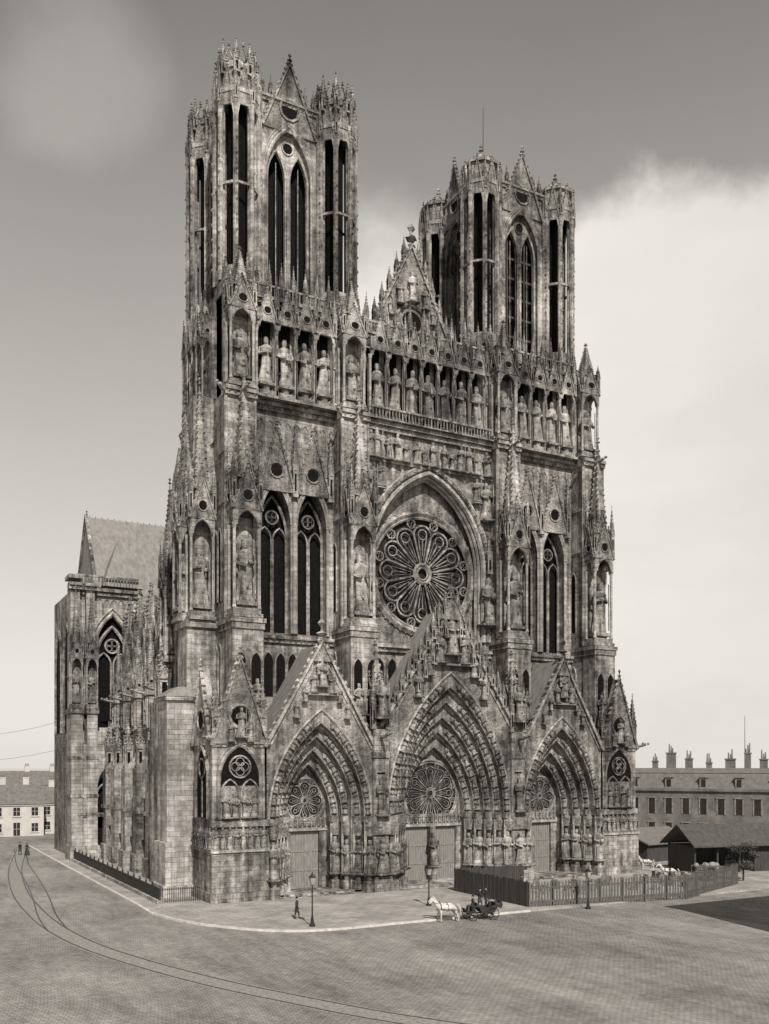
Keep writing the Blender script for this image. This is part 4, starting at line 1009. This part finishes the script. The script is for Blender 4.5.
def person_g(seed, sit=False, skirt=False):
    r = random.Random(seed); st = .0 if sit else r.uniform(.1, .22)
    V = [(0, 0, .95, .15, .12), (0, .0, 1.15, .13, .11), (0, 0, 1.36, .17, .12), (0, 0, 1.48, .07, .07), (0, -.01, 1.56, .06, .06)]
    E = [(0, 1), (1, 2), (2, 3), (3, 4)]
    for s in (-1, 1):
        o = len(V); sw = s*st
        V += [(s*.2, 0, 1.38, .065), (s*.25, sw*.6+.02, 1.12, .05), (s*.24, sw*.9-.1, .88, .035), (s*.235, sw*.95-.13, .81, .03)]
        E += [(2, o), (o, o+1), (o+1, o+2), (o+2, o+3)]
        o = len(V)
        if sit: V += [(s*.1, -.05, .9, .1), (s*.13, -.45, .92, .075), (s*.13, -.5, .5, .055), (s*.13, -.6, .43, .045)]
        else: V += [(s*.1, 0, .86, .1), (s*.11, -sw*.6-.03, .5, .07), (s*.11, -sw, .09, .045), (s*.11, -sw-.16, .045, .04)]
        E += [(0, o), (o, o+1), (o+1, o+2), (o+2, o+3)]
    g = mesh_to_g(skin_mesh("p", V, E, None), 0)
    if not sit:
        g.cm = 0; n = 12; prof = [(.98, .16), (.8, .2), (.55, .25 if not skirt else .32)]+([(.06, .42)] if skirt else [])
        vs = [((r_*math.cos(2*pi*j/n)), r_*.8*math.sin(2*pi*j/n), z) for z, r_ in prof for j in range(n)]
        g.q(vs, [(i*n+j, (i+1)*n+j, (i+1)*n+(j+1) % n, i*n+(j+1) % n) for i in range(len(prof)-1) for j in range(n)])
    g.cm = 1; g.ball(0, -.01, 1.63, .078, .092, .115, 12, 10); g.oct(0, -.105, 1.62, .016, .026)
    for s in (-1, 1):
        g.ball(s*.08, 0, 1.63, .012, .02, .03, 6, 4); g.cm = 2; g.ball(s*.03, -.094, 1.645, .011, .008, .008, 6, 4); g.cm = 1
        hx = s*.235
        hy = (s*st)*.95-.14
        g.ball(hx, hy, .77, .02, .038, .045, 8, 6)
        for k in range(4): g.tube([(hx, hy-.028+k*.018, .74), (hx-s*.005, hy-.03+k*.018, .70), (hx-s*.02, hy-.03+k*.018, .67+abs(k-1.5)*.008)], .0085, 5, ref=(1, 0, 0))
        g.tube([(hx, hy-.035, .78), (hx-s*.02, hy-.06, .75), (hx-s*.02, hy-.062, .72)], .01, 5, ref=(1, 0, 0))
    g.cm = 2; g.box(-.022, .022, -.1, -.095, 1.575, 1.583)
    g.ball(0, .012, 1.655, .084, .09, .105, 10, 8)
    g.cyl(0, 0, 1.7, 1.715, .15, n=14); g.cyl(0, 0, 1.715, 1.84 if not skirt else 1.78, .088, .084, 12)
    return g
PM = [COAT, SKINM, DARKH]
def person(x, y, rz, seed, z=0, sit=False, skirt=False, name="pedestrian", s=1.0, mats=None):
    ob = person_g(seed, sit, skirt).obj(name, smooth=True, mats=mats or PM); ob.matrix_world = T(x, y, z, s, rz); return ob
def horse(x, y, rz, seed=0, z=0, mats=None, name="white_horse"):
    r = random.Random(seed)
    V = [(0, 0, 1.12, .29, .27), (-.42, 0, 1.15, .28, .26), (-.72, 0, 1.16, .25, .27), (.4, 0, 1.15, .29, .25), (.68, 0, 1.22, .22, .25),
         (.92, 0, 1.45, .14, .19), (1.1, 0, 1.68, .1, .14), (1.2, 0, 1.8, .1, .11), (1.38, 0, 1.66, .08, .09), (1.55, 0, 1.48, .055, .06)]
    E = [(0, 1), (1, 2), (0, 3), (3, 4), (4, 5), (5, 6), (6, 7), (7, 8), (8, 9)]
    for s in (-1, 1):
        f = r.uniform(-.08, .1); o = len(V)
        V += [(.6, s*.16, .98, .12), (.6+f*.5, s*.17, .58, .065), (.6+f, s*.17, .3, .045), (.62+f, s*.17, .12, .045), (.66+f, s*.17, .05, .06)]
        E += [(4, o), (o, o+1), (o+1, o+2), (o+2, o+3), (o+3, o+4)]
        f = r.uniform(-.1, .1); o = len(V)
        V += [(-.68, s*.17, .98, .15), (-.6+f*.4, s*.18, .74, .1), (-.84+f, s*.18, .5, .055), (-.78+f, s*.18, .16, .042), (-.73+f, s*.18, .05, .06)]
        E += [(2, o), (o, o+1), (o+1, o+2), (o+2, o+3), (o+3, o+4)]
    g = mesh_to_g(skin_mesh("h", V, E, None), 0)
    g.tube([(-.95, 0, 1.28), (-1.06, 0, 1.1), (-1.08, 0, .8), (-1.04, 0, .5)], .06, 6, ref=(0, 1, 0))
    for s in (-1, 1): g.oct(1.16, s*.07, 1.93, .035, .09); g.cm = 1; g.ball(1.33, s*.075, 1.72, .015, n=6, m=4); g.cm = 0
    g.tube([(1.12, 0, 1.9), (.95, 0, 1.72), (.75, 0, 1.48)], .05, 5)
    g.cm = 1
    g.tube([(.62+.0, .28*math.cos(a), 1.2+.3*math.sin(a)) for a in [i*pi/8 for i in range(16)]], .045, 5, True, ref=(1, 0, 0))
    g.tube([(.65, .3, 1.1), (-.2, .33, 1.05), (-1.15, .3, .95)], .02, 4, ref=(0, 0, 1)); g.tube([(.65, -.3, 1.1), (-.2, -.33, 1.05), (-1.15, -.3, .95)], .02, 4, ref=(0, 0, 1))
    g.tube([(0, .3*math.cos(a), 1.13+.31*math.sin(a)) for a in [i*pi/8 for i in range(16)]], .018, 4, True, ref=(1, 0, 0))
    g.tube([(1.5, .06, 1.5), (1.3, .1, 1.6), (.6, .2, 1.5)], .012, 4)
    ob = g.obj(name, smooth=True, mats=mats or [WHITEH, DARKH]); ob.matrix_world = T(x, y, z, 1, rz)
def carriage(x, y, rz):
    g = G()
    def wheel(cx, cy, r):
        g.cm = 1; g.tube([(cx+r*math.cos(2*pi*i/20), cy, r+r*math.sin(2*pi*i/20)) for i in range(20)], .035, 5, True)
        for k in range(10): a = 2*pi*k/10; g.tube([(cx, cy, r), (cx+r*math.cos(a), cy, r+r*math.sin(a))], .018, 4)
        g.tube([(cx, cy-.09, r), (cx, cy+.09, r)], .06, 6, ref=(0, 0, 1))
    for sy in (-.68, .68): wheel(-.75, sy, .52); wheel(.95, sy, .4)
    g.cm = 1; g.box(-.8, -.7, -.62, .62, .48, .56); g.box(.9, 1.0, -.62, .62, .38, .44); g.box(-.9, 1.2, -.05, .05, .5, .6)
    g.cm = 0
    prof = [(-1.15, 1.15), (-1.1, .85), (-.95, .62), (-.2, .55), (.15, .6), (.3, .85), (.32, 1.0)]
    for sy in (-.52, .5):
        vs = [(p[0], sy, p[1]) for p in prof]+[(-.9, sy, 1.2), (-.4, sy, .98)]; vs = [vs[i] for i in (0, 1, 2, 3, 4, 5, 6, 8, 7)]
        n = len(vs); g.q(vs+[(v[0], v[1]+.04, v[2]) for v in vs], [tuple(range(n)), tuple(range(2*n-1, n-1, -1))]+[(i, n+i, n+(i+1) % n, (i+1) % n) for i in range(n)])
    g.q([(p[0], -.5, p[1]) for p in prof]+[(p[0], .52, p[1]) for p in prof], [(i, i+1, 7+i+1, 7+i) for i in range(6)])
    g.box(-1.0, -.55, -.48, .5, .75, .88); g.box(-1.18, -1.02, -.5, .52, .85, 1.35)
    for k in range(5):
        a = 1.0+k*.28; g.tube([(-1.1, -.55, 1.1), (-1.1-.55*math.sin(a)*1.0, -.5, 1.1+.55*math.cos(a)*.8+.1), (-1.1-.55*math.sin(a), .5, 1.1+.55*math.cos(a)*.8+.1), (-1.1, .57, 1.1)], .05, 5, ref=(1, 0, .3))
    g.box(.55, .95, -.42, .42, 1.05, 1.15); g.box(.5, .56, -.42, .42, 1.05, 1.4); g.box(.6, .9, -.35, .35, .6, 1.05); g.box(.9, 1.4, -.4, .4, .62, .67); g.q([(1.4, -.4, .62), (1.4, .4, .62), (1.58, .4, 1.0), (1.58, -.4, 1.0)], [(0, 1, 2, 3)])
    g.cm = 1; g.tube([(1.0, 0, .55), (2.2, 0, .8), (3.9, 0, .95)], .035, 5)
    ob = g.obj("horse_carriage", mats=[COAT, DARKH]); ob.matrix_world = T(x, y, 0, 1, rz)
hd = math.radians(168)
cxy = Vector((-8.6, -23.0)); f = Vector((math.cos(hd), math.sin(hd))); nrm = Vector((-f.y, f.x))
carriage(cxy.x, cxy.y, hd)
for sgn in (-1, 1):
    p = cxy+f*2.95+nrm*(.45*sgn)+f*(.12*sgn); horse(p.x, p.y, hd, 3+sgn)
p = cxy+f*.72; person(p.x, p.y, hd+pi/2, 4, .22, True, name="coachman")
p = cxy-f*.72; person(p.x, p.y, hd+pi/2, 9, -.08, True, name="passenger")
person(-22.0, -16.5, .8, 11, .13)
person(-34.4, 52, .3, 5); person(-33.6, 51, 2.3, 6, skirt=True)
person(-6.0, -19.0, 1.0, 15, .13); person(3.0, -13.0, 0, 17, .13); person(-5.2, -18.8, -1.6, 19, .13)
horse(22.5, -13, 2.8, 8, .13, name="cart_horse"); horse(27.0, -5, 3.0, 18, .13, name="cart_horse")
def cart(x, y, rz, z):
    g = G()
    for sy in (-.8, .8):
        g.cm = 1; g.tube([(.7*math.cos(2*pi*i/20), sy, .7+.7*math.sin(2*pi*i/20)) for i in range(20)], .05, 5, True)
        for k in range(12): a = 2*pi*k/12; g.tube([(0, sy, .7), (.7*math.cos(a), sy, .7+.7*math.sin(a))], .025, 4)
    g.cm = 0; g.box(-1.5, 1.5, -.65, .65, .8, .9)
    for sy in (-.68, .65):
        for z_ in (.95, 1.2, 1.45): g.box(-1.5, 1.5, sy, sy+.04, z_, z_+.18)
    for sy in (-.45, .45): g.tube([(1.4, sy, .85), (3.6, sy, 1.05)], .04, 5)
    g.cm = 2
    for i in range(14): g.ball(random.uniform(-1.2, 1.2), random.uniform(-.4, .4), random.uniform(1.1, 1.7), random.uniform(.25, .45), n=7, m=5)
    ob = g.obj("loaded_cart", mats=[TIM2, DARKH, plain("grey_sacks", .25)]); ob.matrix_world = T(x, y, z, 1, rz)
cart(26.4, -14.6, 2.8, .13)
person(19.5, -16, 1, 41, .13); person(33, -12.5, 2, 42, .0)
carriage(-41.5, 50, 1.7)
g = G()
for (p, q) in (((-24, 52, 20.5), (-50, 20, 15.0)), ((-26, 50, 15.6), (-52, 24, 13.0))):
    P0, P1 = Vector(p), Vector(q); g.tube([tuple(P0.lerp(P1, t/10)-Vector((0, 0, 1.2*math.sin(pi*t/10)))) for t in range(11)], .02, 4, ref=(0, 0, 1))
g.obj("overhead_wire", mats=[IRON])

# ---------------------------------------------------------------- LIGHT / SKY
S = Vector((-0.15, -0.72, 0.66)).normalized()
sl = bpy.data.lights.new("sun", 'SUN'); sl.energy = 5.0; sl.angle = math.radians(.53); sl.color = (1, .965, .91)
so = bpy.data.objects.new("sun", sl); so.rotation_euler = S.to_track_quat('Z', 'Y').to_euler(); so.location = S*200; sc.collection.objects.link(so)
w = bpy.data.worlds.new("World"); sc.world = w; w.use_nodes = True; nt = w.node_tree; nt.nodes.clear()
out = nt.nodes.new('ShaderNodeOutputWorld'); bg = nt.nodes.new('ShaderNodeBackground'); bg.inputs[1].default_value = 0.12; L(nt, bg.outputs[0], out.inputs[0])
sky = nt.nodes.new('ShaderNodeTexSky'); sky.sky_type = 'NISHITA'; sky.sun_disc = False
sky.sun_elevation = math.asin(S.z); sky.sun_rotation = math.atan2(S.x, S.y); sky.air_density = 1.0; sky.dust_density = 2.5; sky.ozone_density = 1.0
bw = nt.nodes.new('ShaderNodeRGBToBW'); L(nt, sky.outputs[0], bw.inputs[0])
tc = nt.nodes.new('ShaderNodeTexCoord'); d = tc.outputs['Generated']
nz = noise(nt, d, 3.2, 9, .58); nz2 = noise(nt, mapping(nt, d, (1, 1, 2.2)), 1.6, 9, .55)
def cloud(dirv, cosr, soft, amp):
    dp = nt.nodes.new('ShaderNodeVectorMath'); dp.operation = 'DOT_PRODUCT'; L(nt, d, dp.inputs[0]); dp.inputs[1].default_value = Vector(dirv).normalized()
    v = math_n(nt, 'ADD', dp.outputs['Value'], math_n(nt, 'MULTIPLY', math_n(nt, 'SUBTRACT', nz, .5), amp))
    mr = nt.nodes.new('ShaderNodeMapRange'); mr.interpolation_type = 'SMOOTHSTEP'; L(nt, v, mr.inputs[0]); mr.inputs[1].default_value = cosr-soft; mr.inputs[2].default_value = cosr+soft
    return mr.outputs[0]
c1 = cloud((.758, .621, .201), .938, .013, .15)
c2 = cloud((.47, .87, .46), .994, .005, .025)
c3 = math_n(nt, 'MULTIPLY', cloud((.19, 1.03, .74), .9985, .002, .012), .22)
sp = nt.nodes.new('ShaderNodeSeparateXYZ'); L(nt, d, sp.inputs[0])
hz = nt.nodes.new('ShaderNodeMapRange'); L(nt, sp.outputs[2], hz.inputs[0])
hz.inputs[1].default_value = .68; hz.inputs[2].default_value = .02; hz.inputs[3].default_value = 0; hz.inputs[4].default_value = 1
wisp = math_n(nt, 'MULTIPLY', math_n(nt, 'SUBTRACT', nz2, .5), .8)
cm = math_n(nt, 'MAXIMUM', c1, math_n(nt, 'MAXIMUM', c2, c3))
shade = math_n(nt, 'ADD', .66, math_n(nt, 'MULTIPLY', nz2, .7))
base = math_n(nt, 'MULTIPLY', bw.outputs[0], .3)
base = math_n(nt, 'ADD', base, math_n(nt, 'MULTIPLY', math_n(nt, 'POWER', hz.outputs[0], 1.1), 4.7))
base = math_n(nt, 'ADD', base, math_n(nt, 'ADD', wisp, 1.3))
cl = math_n(nt, 'MULTIPLY', shade, 6.6)
mx = nt.nodes.new('ShaderNodeMix'); mx.data_type = 'FLOAT'; L(nt, cm, mx.inputs[0]); L(nt, base, mx.inputs[2]); L(nt, cl, mx.inputs[3])
mxv = math_n(nt, 'MAXIMUM', mx.outputs[0], .3)
cb = nt.nodes.new('ShaderNodeCombineColor')
L(nt, mxv, cb.inputs[0]); L(nt, math_n(nt, 'MULTIPLY', mxv, .955), cb.inputs[1]); L(nt, math_n(nt, 'MULTIPLY', mxv, .89), cb.inputs[2])
L(nt, cb.outputs[0], bg.inputs[0])

# ---------------------------------------------------------------- CAMERA
cam = bpy.data.cameras.new("camera"); co = bpy.data.objects.new("camera", cam); sc.collection.objects.link(co)
cam.sensor_fit = 'AUTO'; cam.sensor_width = 36; cam.lens = 925/1024*36; cam.shift_y = 253/1024; cam.clip_end = 8000; cam.clip_start = .5
co.location = (-51.3, -85.12, 12.5); co.rotation_euler = (pi/2, 0, -math.atan2(503, 925))
sc.camera = co
sc.view_settings.view_transform = 'Standard'; sc.view_settings.look = 'None'; sc.view_settings.exposure = 0
print("OBJS", len(bpy.data.objects))
